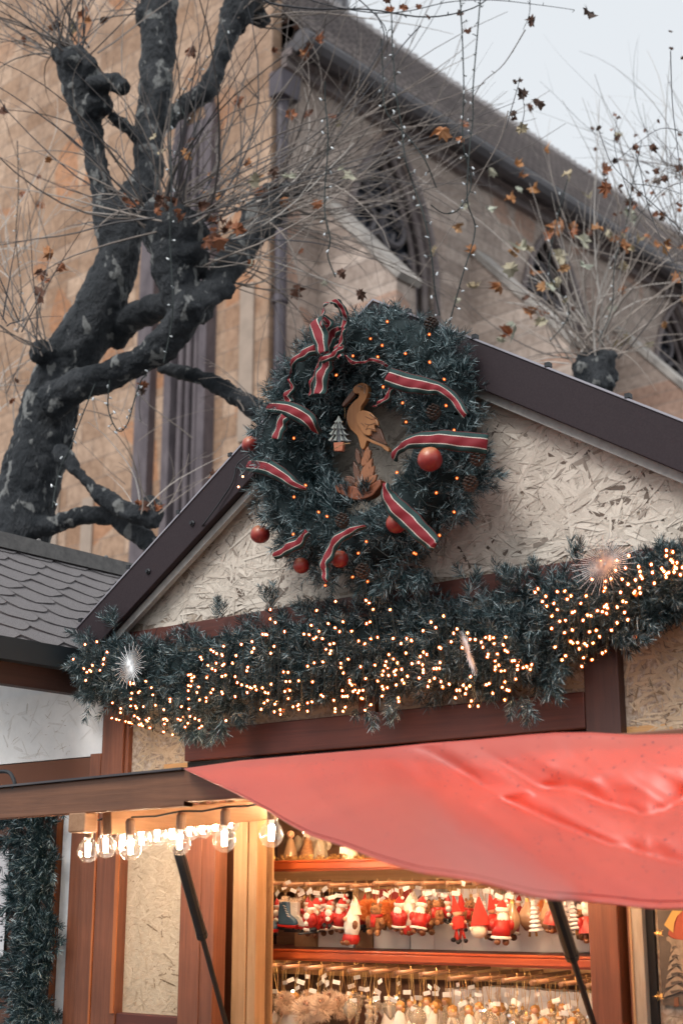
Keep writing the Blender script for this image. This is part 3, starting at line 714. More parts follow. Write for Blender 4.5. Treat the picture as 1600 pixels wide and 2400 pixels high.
# awning cloth
mb=MB()
top=[(432,1801),(560,1783),(700,1770),(870,1756),(1000,1742),(1120,1733),(1230,1722),(1300,1717),(1380,1716),(1480,1722),(1600,1720),(1800,1712),(2000,1702)]
bot=[(434,1803),(530,1848),(630,1897),(740,1958),(870,2010),(1000,2050),(1090,2070),(1250,2096),(1400,2115),(1500,2124),(1600,2130),(1800,2136),(2000,2138)]
def interp(tab,x):
    xs=[p[0] for p in tab]; ys=[p[1] for p in tab]; return float(np.interp(x,xs,ys))
def seg_d(p,pl):
    best=1e9; sg=1
    for i in range(len(pl)-1):
        ax,ay=pl[i]; bx,by=pl[i+1]; dx,dy=bx-ax,by-ay; t=max(0,min(1,((p[0]-ax)*dx+(p[1]-ay)*dy)/(dx*dx+dy*dy)))
        d=math.hypot(p[0]-ax-t*dx,p[1]-ay-t*dy)
        if d<best: best=d; sg=1 if (dx*(p[1]-ay)-dy*(p[0]-ax))>0 else -1
    return best*sg      # positive below the line
# crease lines: polyline, height, width above, width below
RID=[([(1000,1752),(1120,1830),(1170,1870),(1250,1905),(1310,1930),(1420,1975),(1540,2012),(1700,2040)],-.078,42,95),
     ([(1100,1745),(1190,1800),(1262,1850),(1315,1845),(1420,1885),(1515,1912),(1560,1900),(1640,1850)],-.062,55,34),
     ([(1150,1870),(1230,1850),(1262,1850)],.02,12,22),
     ([(1515,1912),(1510,2010)],.012,12,12),
     ([(1380,1830),(1450,1790),(1560,1740)],.014,50,70),
     ([(965,1765),(1010,1810),(1018,1835)],.012,14,20),
     ([(1040,1940),(1070,1975),(1120,2000)],.010,8,20),
     ([(820,1775),(850,1830)],.008,14,14),
     ([(640,1790),(700,1830),(800,1900)],.010,60,60),
     ([(1040,1748),(1110,1800),(1150,1860)],.014,18,26),([(1090,1742),(1150,1780),(1240,1842)],.012,14,22),([(940,1760),(985,1800),(1000,1850)],.012,12,18),
     ([(1170,1880),(1240,1950),(1330,1990)],.010,16,30),([(1330,1850),(1400,1900),(1470,1925)],.010,14,20),([(1500,1780),(1560,1800),(1640,1790)],.012,20,26),
     ([(1240,2010),(1380,2050),(1600,2075)],.010,22,40),([(1060,1880),(1120,1960),(1200,2010)],.010,20,34),([(700,1810),(760,1880),(850,1950)],.006,24,30),([(1290,1740),(1330,1790),(1390,1825)],.012,18,24)]
nx_,ny_=150,46; grid=[]
xsb=np.linspace(0,1,nx_+1)
for i in range(nx_+1):
    f=xsb[i]; xt=432+(2000-432)*f; xb=434+(2000-434)*f
    for j in range(ny_+1):
        t=j/ny_
        px=xt+(xb-xt)*t; y0_=interp(top,px); y1_=interp(bot,px)+min(1,max(0,(px-520)/200))*(4*math.sin(px/47)+5*math.sin(px/103+1)); py=y0_+(y1_-y0_)*t
        spread_=min(1,max(0,(y1_-y0_)/330))
        db=seg_d((px,py),[(880,1740),(930,1800),(1010,1900),(1065,1965),(1150,2015),(1300,2105)]); kb=1/(1+math.exp(-db/22))
        D=.772+((.40+.52*kb)*spread_)*(t**1.1)
        h=0
        for pl,A,wa,wb in RID:
            d=seg_d((px,py),pl); wdt=wa if d<0 else wb
            h+=A*math.exp(-abs(d)/wdt)
        h*=min(1,t*3)*(.35+.65*min(1,(1-t)*3))
        qa=(px*.82+py*.57); qn=(-px*.57+py*.82)
        h+=.016*mnoise.noise(Vector((qa/300,qn/60,0)))*min(1,t*4)*spread_*(.35+.65*(1-kb))+.004*mnoise.noise(Vector((qa/90,qn/22,5)))*min(1,t*4)*spread_+.0025*mnoise.noise(Vector((px/40,py/30,3)))*min(1,t*4)
        p=HP(px,py,D+h*1.0)
        grid.append((p.x,p.y,p.z))
fs=[]
for i in range(nx_):
    for j in range(ny_):
        a=i*(ny_+1)+j; fs.append((a,a+1,a+ny_+2,a+ny_+1))
mb.add(grid,fs)
# tuck the cloth back over the top of the board
back=[]
for i in range(nx_+1):
    g0=grid[i*(ny_+1)]; back.append(len(mb.v)); mb.v.append((g0[0],g0[1]+.30,g0[2]-.006+.0))
for i in range(nx_):
    mb.f.append([i*(ny_+1),(i+1)*(ny_+1),back[i+1],back[i]]); mb.m.append(0); mb.c.append(.5)
base=Vector((1.0,-.8,1.9))
cl=obj('awning_cloth',mb,M_cloth,M=HUT,base=base,smooth=True)
mb=MB(); hem=[grid[i*(ny_+1)+ny_] for i in range(nx_+1)]; mb.tube([(p[0],p[1]-.0015,p[2]+.001) for p in hem],.0024,6)
obj('hem',mb,M_cloth,cl,smooth=True)
mb=MB(); st_=[grid[i*(ny_+1)+ny_-2] for i in range(8,nx_+1)]
mb.tube([(p[0],p[1]-.0018,p[2]) for p in st_],.0009,4); obj('stitched_seam',mb,mat('dark_red_thread',(.25,.015,.015),.8),cl)
finish(cl,'creased red tarpaulin awning wet with rain draped over the stall hatch','awning')
sm=cl.modifiers.new('thick','SOLIDIFY'); sm.thickness=.0015
# iron hook on the board
mb=MB(); hk=[HP(36,1846,.74),HP(34,1830,.74),HP(24,1812,.74),HP(8,1808,.74),HP(-8,1812,.74),HP(-20,1825,.74)]
mb.tube(smooth_path(hk),.006,8); mb.tube([HP(36,1850,.74),HP(36,1843,.74)],.012,8)
finish(obj('hook',mb,M_black,M=HUT,base=hk[0]),'curved black iron hook standing on the dark wooden board at far left','hook')

# ================================================================== PLANE TREES
def leaf_shape(mb, c, size, nrm_, rot, tone_, curl=.25):
    """a lobed plane leaf, slightly curled"""
    n=Vector(nrm_).normalized(); a=n.orthogonal().normalized(); q=Quaternion(n,rot); a=q@a; b=n.cross(a)
    out=[(0,-.42),(.12,-.27),(.30,-.36),(.32,-.16),(.5,-.04),(.37,.07),(.43,.32),(.24,.27),(.14,.38),(0,.56),(-.12,.36),(-.24,.28),(-.42,.36),(-.36,.08),(-.5,0),(-.31,-.16),(-.33,-.36),(-.12,-.26)]
    curl*=1.8; fx,fy=random.uniform(.45,1),random.uniform(.75,1.1)
    k1,k2=random.uniform(-1,1)*curl,random.uniform(-1,1)*curl
    vs=[Vector(c)]
    for x,y in out:
        x*=random.uniform(.8,1.15)*fx; y*=random.uniform(.8,1.15)*fy
        z=k1*x*x*3+k2*y*y*2+.12*random.uniform(-1,1)
        vs.append(Vector(c)+(a*x+b*y+n*z)*size)
    m=len(out); mb.add(vs,[(0,i+1,(i+1)%m+1) for i in range(m)],0,tone_)
def remeshed(name, blobs, voxel, strength, parent, material):
    """one continuous trunk grown from overlapping limbs"""
    mb=MB()
    for kind,a in blobs:
        if kind=='t': mb.tube(a[0],a[1],12)
        else: mb.ball(a[0],a[1],12,bump=.35,sz=a[2] if len(a)>2 else 1)
    tmp=obj('tmp',mb,material,M=WORLD)
    r=tmp.modifiers.new('r','REMESH'); r.mode='VOXEL'; r.voxel_size=voxel; r.use_smooth_shade=True
    for (sz,st) in ((.32,strength*1.0),(.10,strength*.40),(.04,strength*.30)):
        tx=bpy.data.textures.new('bark_relief','CLOUDS'); tx.noise_scale=sz; tx.noise_depth=3
        d=tmp.modifiers.new('d','DISPLACE'); d.texture=tx; d.strength=st; d.mid_level=.5; d.texture_coords='LOCAL'
    dg=bpy.context.evaluated_depsgraph_get(); me=bpy.data.meshes.new_from_object(tmp.evaluated_get(dg))
    bpy.data.objects.remove(tmp); me.name=name
    base=BASE[parent.name]; me.transform(Matrix.Translation(-base)); me.materials.clear(); me.materials.append(material)
    me.polygons.foreach_set('use_smooth',[True]*len(me.polygons))
    o=bpy.data.objects.new(name,me); COL.objects.link(o); o.parent=parent; return o
def limb(pts, d0, d1=None):
    """(px,py,radius px) list at distance d0..d1 metres -> world points and radii"""
    d1=d0 if d1 is None else d1; P=[];Rd=[]
    for i,(x,y,r) in enumerate(pts):
        d=d0+(d1-d0)*i/max(1,len(pts)-1); P.append(WP(x,y,d)); Rd.append(r*d/F*.99)
    return smooth_path(P,5),lerp_list(Rd,5)
T=8.6
TRUNK=[([(-95,2300,92),(-60,1800,90),(-20,1450,88),(25,1290,84),(62,1180,78),(92,1060,72),(118,960,72),(150,870,70),(200,780,70),(245,690,62),(280,600,54),(300,520,48),(325,440,44)],T,T),
 ([(285,600,50),(262,530,44),(240,450,33),(225,370,31),(210,300,35),(190,230,38),(168,170,40),(150,140,28)],T,T-.2),
 ([(318,470,44),(345,400,40),(352,310,42),(362,220,44),(372,120,46),(372,20,50),(380,-120,50)],T,T+.25),
 ([(385,300,24),(430,250,28),(480,215,27),(512,150,24),(530,90,27),(545,40,40),(570,0,44),(600,-60,40)],T+.1,T+.2),
 ([(215,205,28),(262,192,26),(296,205,20)],T-.25,T-.4),
 ([(255,265,16),(300,300,14),(330,335,12)],T,T),
 ([(115,950,55),(190,905,42),(270,872,40),(345,835,38),(395,795,42),(430,745,44),(455,700,38)],T-.2,T-.75),
 ([(265,800,32),(310,745,34),(365,720,32),(420,715,34)],T+.1,T-.4),
 ([(440,740,40),(490,690,38),(520,655,34),(560,615,27),(590,595,14)],T-.7,T-.4),
 ([(425,725,46),(418,670,52),(410,610,62),(412,560,66)],T-.6,T-.6),
 ([(520,640,34),(560,580,34),(610,535,36),(650,490,36)],T-.1,T+.3),
 ([(372,858,15),(420,872,19),(480,892,22),(540,920,24),(590,955,26),(640,990,24),(690,1010,20)],T-.2,T-.7),
 ([(140,1055,17),(175,1095,19),(225,1150,20),(275,1185,22),(330,1210,26),(372,1222,22)],T-.3,T-.6),
 ([(60,1235,30),(130,1230,22),(200,1208,22),(260,1212,23),(320,1250,21),(380,1290,20),(470,1320,16)],T-.1,T-.5)]
KN=[(172,150,46),(205,165,38),(140,125,26),(252,190,26),(350,40,38),(580,20,48),(555,55,36),(610,45,28),(405,545,76),(370,510,46),(450,540,52),(440,610,56),(400,640,48),(640,470,50),(600,520,50),(675,450,32),(590,560,32),(525,680,30),(470,730,36),(345,1205,36),(100,825,30),(230,245,36)]
blobs=[]
for pts,a,b in TRUNK: blobs.append(('t',limb(pts,a,b)))
for i,(x,y,r) in enumerate(KN):
    d=T+(.35 if x>500 and y<600 else (-.6 if 350<x<560 and y>480 else (.2 if x<560 and y<100 and x>300 else -.2)))
    blobs.append(('b',(WP(x,y,d),r*d/F*1.0)))
root=WP(-95,2300,T); root.z=0
blobs.append(('t',([root-Vector((0,0,.1)),WP(-95,2300,T)],[.42,.25])))
tree=thing('plane_tree','pollarded plane tree with knobbly dark limbs rising behind the left stall roof','tree',WORLD,root)
remeshed('trunk',blobs,.019,.075,tree,M_bark)
def shoot(mb, p, d, length, r0, up=.25, seg=9, wob=.085, sub=True, tn=None, leaves=None, lt=None, nside=3):
    d=Vector(d).normalized(); pts=[Vector(p)]; tn=random.random()**1.2*.95 if tn is None else tn
    st=length/seg; bend=Vector((random.gauss(0,.10),random.gauss(0,.08),random.gauss(up*.22,.13)))
    for i in range(seg):
        d=(d+bend+Vector((random.gauss(0,wob),random.gauss(0,wob),random.gauss(0,wob)))*.6).normalized(); pts.append(pts[-1]+d*st)
    rad=[r0*(1-.72*i/seg) for i in range(seg+1)]
    mb.tube(pts,rad,nside,0,tn,cap=False)
    if sub:
        for k in range(random.randint(0,4)):
            i=random.randint(2,seg-1); sd_=(d+Vector((random.uniform(-1,1),random.uniform(-.5,.5),random.uniform(-.5,1)))*.8).normalized()
            shoot(mb,pts[i],sd_,length*random.uniform(.15,.4),rad[i]*.6,up,5,wob,False,tn)
    if leaves is not None and random.random()<lt:
        for k in range(random.randint(1,2)):
            i=random.randint(2,seg); leaf_shape(leaves,pts[i]+Vector((0,0,-.02)),random.uniform(.06,.13),(random.uniform(-1,1),-1,random.uniform(-1,1)),random.uniform(0,6.3),random.random()**1.1)
    return pts
def fan(mb, lv, cx, cy, dist, n, a0, a1, l0, l1, r0=.0075, spread=22, lt=.12, up=.25, dz=.5, tn=None):
    """shoots from one pollard head, angles in the picture plane measured from the right, lengths in metres"""
    for i in range(n):
        a=R(random.uniform(a0,a1)); p=WP(cx+random.gauss(0,spread),cy+random.gauss(0,spread*.6),dist+random.uniform(-.1,.1))
        d=Vector((math.cos(a),random.gauss(0,dz)*.8,math.sin(a)))
        t_=None if tn is None else min(1,max(0,random.gauss(tn,.2)))
        shoot(mb,p,d,random.uniform(l0,l1),r0*random.uniform(.6,1.15),up,leaves=lv,lt=lt,tn=t_)
def fan1(parent,lv,*a,**k):
    m=MB(); fan(m,lv,*a,**k); obj('shoots',m,M_twig,parent)
lv=MB(); tw=MB()
fan(tw,lv,178,130,T-.2,36,35,165,.6,1.5,spread=24,lt=.06,tn=.25)
fan(tw,lv,150,130,T-.2,12,130,185,.4,1.0,tn=.35)
obj('shoots',tw,M_twig,tree)
tw=MB()
fan(tw,lv,398,500,T-.7,24,60,120,.7,1.9,.008,spread=34,lt=.10,tn=.28)
fan(tw,lv,430,505,T-.7,30,12,62,.9,2.2,.008,spread=40,lt=.14,tn=.3)
fan(tw,lv,370,515,T-.7,22,105,190,.6,1.7,.008,spread=30,lt=.08,tn=.3)
fan(tw,lv,480,590,T-.6,18,-15,25,.9,1.8,.006,spread=24,lt=.05,up=.1,tn=.6)
obj('shoots',tw,M_twig,tree)
tw=MB()
fan(tw,lv,655,455,T+.3,34,2,40,.9,2.1,.0075,spread=30,lt=.10,tn=.4)
fan(tw,lv,660,440,T+.3,16,35,90,.8,1.8,.007,spread=24,lt=.12,tn=.35)
fan(tw,lv,640,500,T+.3,26,-22,14,.9,2.1,.006,spread=30,lt=.04,up=.12,tn=.55)
fan(tw,lv,600,470,T+.3,10,150,210,.5,1.0,.006,spread=24,lt=.05)
obj('shoots',tw,M_twig,tree)
tw=MB()
fan1(tree,lv,575,20,T+.2,34,-20,70,.6,1.7,.007,spread=34,lt=.10,tn=.5)
fan1(tree,lv,350,20,T+.2,16,60,200,.5,1.3,.006,spread=26,lt=.08)
fan1(tree,lv,300,330,T-.1,12,20,160,.3,.9,.005,spread=60,lt=.1)
fan1(tree,lv,540,660,T-.4,10,-35,50,.5,1.2,.006,spread=20,lt=.05,tn=.5)
fan1(tree,lv,95,820,T-.3,14,85,175,.4,1.1,.006,spread=14,lt=.1,tn=.3)
fan1(tree,lv,345,1190,T-.6,12,20,120,.3,.8,.005,spread=24,lt=.05,tn=.6)
fan1(tree,lv,640,985,T-.7,10,20,120,.3,.8,.005,spread=24,lt=.05,tn=.5)
fan1(tree,lv,20,760,T-1.2,12,40,150,.3,.8,.005,spread=30,lt=.3,tn=.3)
fan1(tree,lv,10,620,T+2,26,40,150,.8,2.0,.006,spread=60,lt=.25,tn=.75)
fan1(tree,lv,-20,950,T+2,16,20,130,.8,1.8,.006,spread=60,lt=.2,tn=.75)
fan1(tree,lv,250,1000,T+1.2,14,20,170,.4,1.2,.005,spread=80,lt=.1,tn=.6)
# dead leaves caught in the pollard heads
for (cx,cy,n,d,sp_) in ((410,480,8,T-.85,34),(505,520,6,T-.8,22),(655,425,5,T+.1,26),(455,125,3,T,14),(205,40,3,T-.3,20),(505,560,5,T-.8,20),(130,640,5,T-1,30),(350,1190,3,T-.7,20),(690,130,5,T,34)):
    for k in range(n): leaf_shape(lv,WP(cx+random.gauss(0,sp_),cy+random.gauss(0,sp_*.6),d+random.uniform(-.1,.1)),random.uniform(.06,.12),(random.uniform(-.7,.7),-1,random.uniform(-.7,.7)),random.uniform(0,6.3),random.choice((.12,.2,.3,.38,.45,.6)),.9)
obj('leaves',lv,M_leaf,tree)

# right-hand tree
T2=10.5
root2=WP(1420,2300,T2); root2.z=0
tree2=thing('plane_tree','smaller pollarded plane tree with orange leaves behind the right slope of the stall roof','tree',WORLD,root2)
blobs=[('t',limb([(1440,2300,55),(1420,1700,50),(1405,1200,46),(1395,1000,44),(1392,900,46),(1390,850,40)],T2)),('b',(WP(1385,865,T2),.12)),('b',(WP(1424,842,T2-.05),.075)),('b',(WP(1358,868,T2-.05),.08)),('b',(WP(1405,905,T2-.06),.11)),('b',(WP(1365,905,T2-.04),.09)),('b',(WP(1395,835,T2-.03),.07)),
 ('b',(WP(1412,880,T2),.11)),('b',(WP(1372,850,T2),.09)),('t',([root2-Vector((0,0,.1)),WP(1440,2300,T2)],[.3,.18]))]
remeshed('trunk',blobs,.022,.10,tree2,M_bark)
lv=MB(); tw=MB()
fan(tw,lv,1392,820,T2,42,55,135,.8,2.0,.0085,spread=26,lt=.2,tn=.72,dz=.3)
fan(tw,lv,1400,830,T2,14,10,60,.6,1.6,.008,spread=26,lt=.2,tn=.65)
fan(tw,lv,1370,840,T2,12,125,175,.6,1.3,.008,spread=22,lt=.2,tn=.75)
obj('shoots',tw,M_twig,tree2)
tw=MB()
fan(tw,lv,1700,640,T2+.3,40,75,175,.7,2.0,.006,spread=30,lt=.2,tn=.55)
fan(tw,lv,1660,420,T2,26,100,200,.6,1.6,.005,spread=60,lt=.25,tn=.3)
fan(tw,lv,1500,560,T2+.5,18,40,140,.5,1.5,.005,spread=70,lt=.2,tn=.6)
obj('shoots',tw,M_twig,tree2)
for i in range(62):
    px=random.gauss(1310,140); py=random.gauss(590,140)
    if py<(px-830)*.66+60 : continue
    leaf_shape(lv,WP(px,py,T2+random.uniform(-1,1)),random.uniform(.09,.17),(random.uniform(-.9,.9),-1,random.uniform(-.9,.9)),random.uniform(0,6.3),random.choice((.5,.6,.66,.70,.74,.85,.9,.95,1)),.8)
for i in range(34):
    px=random.uniform(1380,1600); py=random.uniform(300,520)
    leaf_shape(lv,WP(px,py,T2+random.uniform(-1,1)),random.uniform(.04,.075),(random.uniform(-.9,.9),-1,random.uniform(-.9,.9)),random.uniform(0,6.3),random.choice((.05,.15,.3,.45)))
obj('leaves',lv,M_leaf,tree2)

# branch of the near tree reaching in from above, with single hanging leaves
lv=MB(); tw=MB(); TB=6.8
broot=WP(520,-500,TB)
br=thing('overhanging_branch','thin leafy twigs of a plane tree hanging in from above against the pale sky','branch',WORLD,broot)
def twig_px(pts,d,r=.004,tn=.05):
    P=smooth_path([WP(x,y,d+random.uniform(-.05,.05)) for x,y in pts],5); tw.tube(P,[r*(1-.6*i/len(P)) for i in range(len(P))],4,0,tn)
    for i in range(3,len(P),4):
        d_=Vector((random.uniform(-1,1),0,random.uniform(-1,1))).normalized(); tw.tube([P[i],P[i]+d_*.02],[r*.8,r*.4],3,0,tn)
twig_px([(520,-500),(560,-200),(600,-20),(700,18),(860,22),(1000,40),(1110,18),(1170,-30)],TB,.008)
twig_px([(620,-40),(760,10),(880,30),(960,25),(1050,5),(1150,0),(1250,10),(1345,23)],TB)
twig_px([(880,30),(900,90),(860,170),(800,260),(720,330)],TB)
twig_px([(985,60),(940,110),(870,200),(800,290)],TB)
twig_px([(820,-20),(900,60),(905,130)],TB); twig_px([(1240,-20),(1240,30),(1225,70)],TB,.003)
twig_px([(1230,70),(1180,150),(1125,200),(1085,280),(1010,420),(930,560)],TB,.0035,.4)
twig_px([(1570,120),(1575,250),(1590,380),(1595,480)],TB,.003,.05); twig_px([(1185,300),(1205,230),(1215,195),(1218,180)],TB,.003,.1)
twig_px([(1220,300),(1228,260),(1222,220)],TB,.003,.1); twig_px([(1190,260),(1170,330),(1120,420),(1040,560),(900,760)],TB+.4,.004,.5)
tw.v; 
LEAFS=((1378,30,.12,.02),(1245,48,.085,.12),(1078,32,.075,.1),(1095,75,.055,.2),(915,22,.08,.5),(945,18,.07,.45),(980,15,.05,.3),(905,-5,.07,.2),(1003,40,.06,.1),(1225,220,.085,.03),(1262,238,.095,.04),(1218,188,.04,.03),(1205,192,.035,.03),(1202,265,.05,.04),(1205,278,.05,.12),(1222,302,.08,.86),(1570,73,.04,.08),(1571,113,.045,.1),(1598,135,.04,.02),(1448,275,.04,.05),(1402,300,.04,.05),(1542,285,.04,.12),(1420,400,.07,.35),(1420,440,.1,.45),(1488,345,.055,.2),(1530,345,.055,.15),(1535,400,.05,.15),(1557,418,.05,.15),(1590,480,.05,.3),(1438,378,.04,.05),(1455,435,.04,.12),(1035,305,.12,.62),(1080,325,.06,.55),(845,690,.09,.08),(800,640,.07,.12))
for (x,y,s,t_) in LEAFS:
    if x>1399: continue
    leaf_shape(lv,WP(x,y,TB+random.uniform(-.1,.1)),s*1.05,(random.uniform(-.4,.4),-1,random.uniform(-.4,.4)),random.uniform(0,6.3),t_,.35)
obj('twigs',tw,M_twig,br); obj('leaves',lv,M_leaf,br)
tw=MB(); lv=MB()
br2=thing('overhanging_branch','fine leafy twigs crossing the sky at the right edge of the picture','branch',WORLD,WP(1640,500,TB+1))
twig_px([(1620,560),(1520,470),(1475,430),(1430,380),(1400,300)],TB+1,.004,.1); twig_px([(1620,700),(1530,520),(1500,400),(1490,350),(1530,340)],TB+1,.004,.1)
twig_px([(1475,430),(1550,440),(1640,470)],TB+1,.003,.1); twig_px([(1530,520),(1480,470),(1440,350),(1445,280)],TB+1,.003,.1); twig_px([(1640,420),(1560,440),(1500,500),(1440,560)],TB+1,.003,.2); twig_px([(1640,330),(1560,300),(1500,330),(1425,395)],TB+1,.003,.1)
for (x,y,s,t_) in LEAFS:
    if x>1399: leaf_shape(lv,WP(x,y,TB+1+random.uniform(-.1,.1)),s*1.2,(random.uniform(-.4,.4),-1,random.uniform(-.4,.4)),random.uniform(0,6.3),t_,.35)
obj('twigs',tw,M_twig,br2); obj('leaves',lv,M_leaf,br2)

# strings of small clear lamps hanging in the trees
lamp_mb=MB(); lamp_mb.lathe([(0,-.012),(.0045,-.009),(.0055,-.003),(.004,.004),(.003,.009),(0,.010)],(0,0,0),6)
lamp_me=None
def tree_string(pts,d,label,spacing=.10,extra=1.0):
    global lamp_me
    P=smooth_path([WP(x+random.uniform(-4,4),y,d+random.uniform(-.04,.04)) for x,y in pts],6)
    t=thing('fairy_light_string',label,'fairy lights',WORLD,P[0],'unlit strings of clear lamps hanging in the trees')
    mb=MB(); mb.tube(P,.0035,4,0,.1)
    acc=0; nb=0; spots=[]
    for i in range(1,len(P)):
        a,b=P[i-1],P[i]; l=(b-a).length; x=spacing-acc
        while x<l:
            p=a+(b-a)*(x/l); dd=Vector((random.uniform(-1,1),random.uniform(-1,1),random.uniform(-.8,.8))).normalized(); spots.append((p,dd)); x+=spacing
        acc=(acc+l)%spacing
    for p,dd in spots: mb.tube([p,p+dd*.022],.003,3)
    obj('wire',mb,M_wire,t)
    for p,dd in spots[:95]:
        if lamp_me is None:
            lo=obj('lamp',lamp_mb,M_whitebulb,t,base=(0,0,0)); lamp_me=lo.data
        else:
            lo=bpy.data.objects.new('lamp',lamp_me); COL.objects.link(lo); lo.parent=t
        lo.location=p+dd*.03-P[0]; lo.rotation_euler=(random.uniform(-1.5,1.5),random.uniform(-1.5,1.5),0)
tree_string([(762,190),(766,240),(768,330),(765,440),(762,500),(775,560),(770,600),(790,650)],6.6,'clear lamp string hanging straight down above the bow of the wreath')
tree_string([(915,30),(922,120),(930,220),(940,300),(950,370),(968,440),(990,500),(1010,590),(1015,680),(1030,740)],6.6,'long clear lamp string swinging across the large dark church window')
tree_string([(1012,480),(1040,500),(1075,490),(1100,430),(1085,330),(1083,200),(1080,60),(1075,-40)],6.7,'clear lamp string looping in front of the pale wall right of the large window')
tree_string([(1125,-20),(1118,80),(1112,200),(1105,280),(1100,360),(1095,470),(1110,540),(1080,650),(1050,760)],6.7,'clear lamp string hanging in front of the sky down past the eaves')
tree_string([(895,90),(900,160),(905,260),(960,330),(1000,380),(1020,440)],6.9,'short clear lamp string crossing the church gutter')
tree_string([(402,250),(398,330),(400,430),(402,560),(408,690),(400,760),(385,850)],7.3,'clear lamp string dangling down the middle of the pollarded trunk',.14)
tree_string([(540,55),(500,120),(470,160),(440,200),(420,240),(440,290)],8.0,'clear lamp string wound round the upper dark limb at left',.1)
tree_string([(255,890),(258,960),(275,1010),(300,990),(320,930),(330,890),(345,880)],7.2,'clear lamp string looped below the long curved limb',.05)
tree_string([(225,900),(190,990),(165,1050),(140,1110),(120,1190)],7.2,'clear lamp string trailing beside the lower trunk',.09)
tree_string([(1500,330),(1480,430),(1470,520),(1440,620),(1430,720),(1400,800)],9.5,'clear lamp string in the right tree with orange leaves',.12)
tree_string([(1330,420),(1300,520),(1290,640),(1330,730),(1290,800)],9.5,'clear lamp string hanging over the second church window',.12)
tree_string([(40,330),(45,450),(35,560),(50,680),(40,780)],9.5,'clear lamp string at the left edge before the ochre wall',.12)

# ================================================================== WREATH
def place_needles(name, data, parent, M=HUT):
    return obj(name,data,M_needle,parent)
WC=Vector((.185,-.13,3.085)); RA,RB=.325,.335
wr=thing('wreath','large round artificial fir wreath hung on the stall gable with ribbons and apples','wreath',HUT,WC)
def ring_pts(n, out0, out1, seed_bulge=True):
    th=rng.random(n)*2*np.pi; ph=rng.random(n)*2*np.pi
    ok=np.sin(ph)>-.35; th=th[ok]; ph=ph[ok]
    rad=np.stack([np.cos(th),0*th,np.sin(th)],1); tang=np.stack([-np.sin(th),0*th,np.cos(th)],1); front=np.array([0,-1,0])
    bulge=1+.14*np.exp(-((th-5.9)/.35)**2)+.12*np.exp(-((th-4.9)/.5)**2)
    ctr=np.stack([WC.x+RA*np.cos(th)*bulge,np.full_like(th,WC.y+.01),WC.z+RB*np.sin(th)*bulge],1)
    dirv=rad*np.cos(ph)[:,None]+front*np.sin(ph)[:,None]
    r=out0+(out1-out0)*rng.random(len(th))
    P=ctr+dirv*r[:,None]
    D=nrm(dirv+tang*(rng.normal(size=len(th))*.7)[:,None]+rng.normal(size=(len(th),3))*.35)
    return P,D
P,D=ring_pts(1750,.045,.098); inner=(D*np.stack([np.cos(0*P[:,0]),0*P[:,0],0*P[:,0]],1))
Lw=.045+.035*rng.random(len(P))
# keep the middle free for the carved stork
rel=P-np.array([WC.x,WC.y,WC.z]); rr_=np.hypot(rel[:,0],rel[:,2]); inward=-(D[:,0]*rel[:,0]+D[:,2]*rel[:,2])/np.maximum(rr_,.01)
Lw=np.where((rr_<.30)&(inward>.2)&(rel[:,2]<.05),Lw*.55,Lw)
E_P=[];E_D=[]
for k in range(260):
    th=R(random.uniform(40,235)); rr0=random.uniform(.15,.23); E_P.append([WC.x+rr0*math.cos(th),WC.y+random.uniform(-.03,.07),WC.z+rr0*1.15*math.sin(th)]); E_D.append([-math.cos(th)*.5+random.gauss(0,.5),-.7,-math.sin(th)*.4+random.gauss(0,.5)])
P=np.concatenate([P,np.array(E_P)]); D=np.concatenate([D,np.array(E_D)]); Lw=np.concatenate([Lw,np.full(260,.035)])
a1=needles(P,D,Lw,n=46,nl=.035,nw=.0018,spread=1.2,light=.36,curl=.15)
# stray long sprigs: right lower tip, below the ring
S=[];SD=[]
for (px,py,dx,dz) in ((1090,1110,1,-.25),(1110,1090,1,.1),(1100,1140,1,-.6),(1120,1120,.8,-.1),(1080,1160,.5,-1),(980,1330,.3,-1),(940,1340,.1,-1),(900,1350,-.2,-1),(860,1350,-.4,-1),(660,1110,-1,.1),(650,1200,-1,-.3),(690,1250,-.6,-1),(1060,900,1,.5),(1040,830,.8,.8),(790,1190,0,1),(830,1185,.1,1),(760,1180,-.4,1),(860,1190,.5,.9),(780,1200,-.2,.9)):
    q=HP(px,py,.17)
    for k in range(4): S.append([q.x+random.gauss(0,.012),q.y+random.uniform(-.02,.04),q.z+random.gauss(0,.012)]); SD.append([dx+random.gauss(0,.25),-.35+random.gauss(0,.2),dz+random.gauss(0,.25)])
a2=needles(np.array(S),np.array(SD),np.full(len(S),.075),n=70,nl=.038,nw=.0021,spread=.9,light=.3)
place_needles('foliage',join([a1,a2]),wr)
mb=MB()
mb.tube([(WC.x+RA*math.cos(a),WC.y+.01,WC.z+RB*math.sin(a)) for a in np.linspace(0,2*math.pi,49)],.095,12,cap=False)
obj('core',mb,M_core,wr,smooth=True)

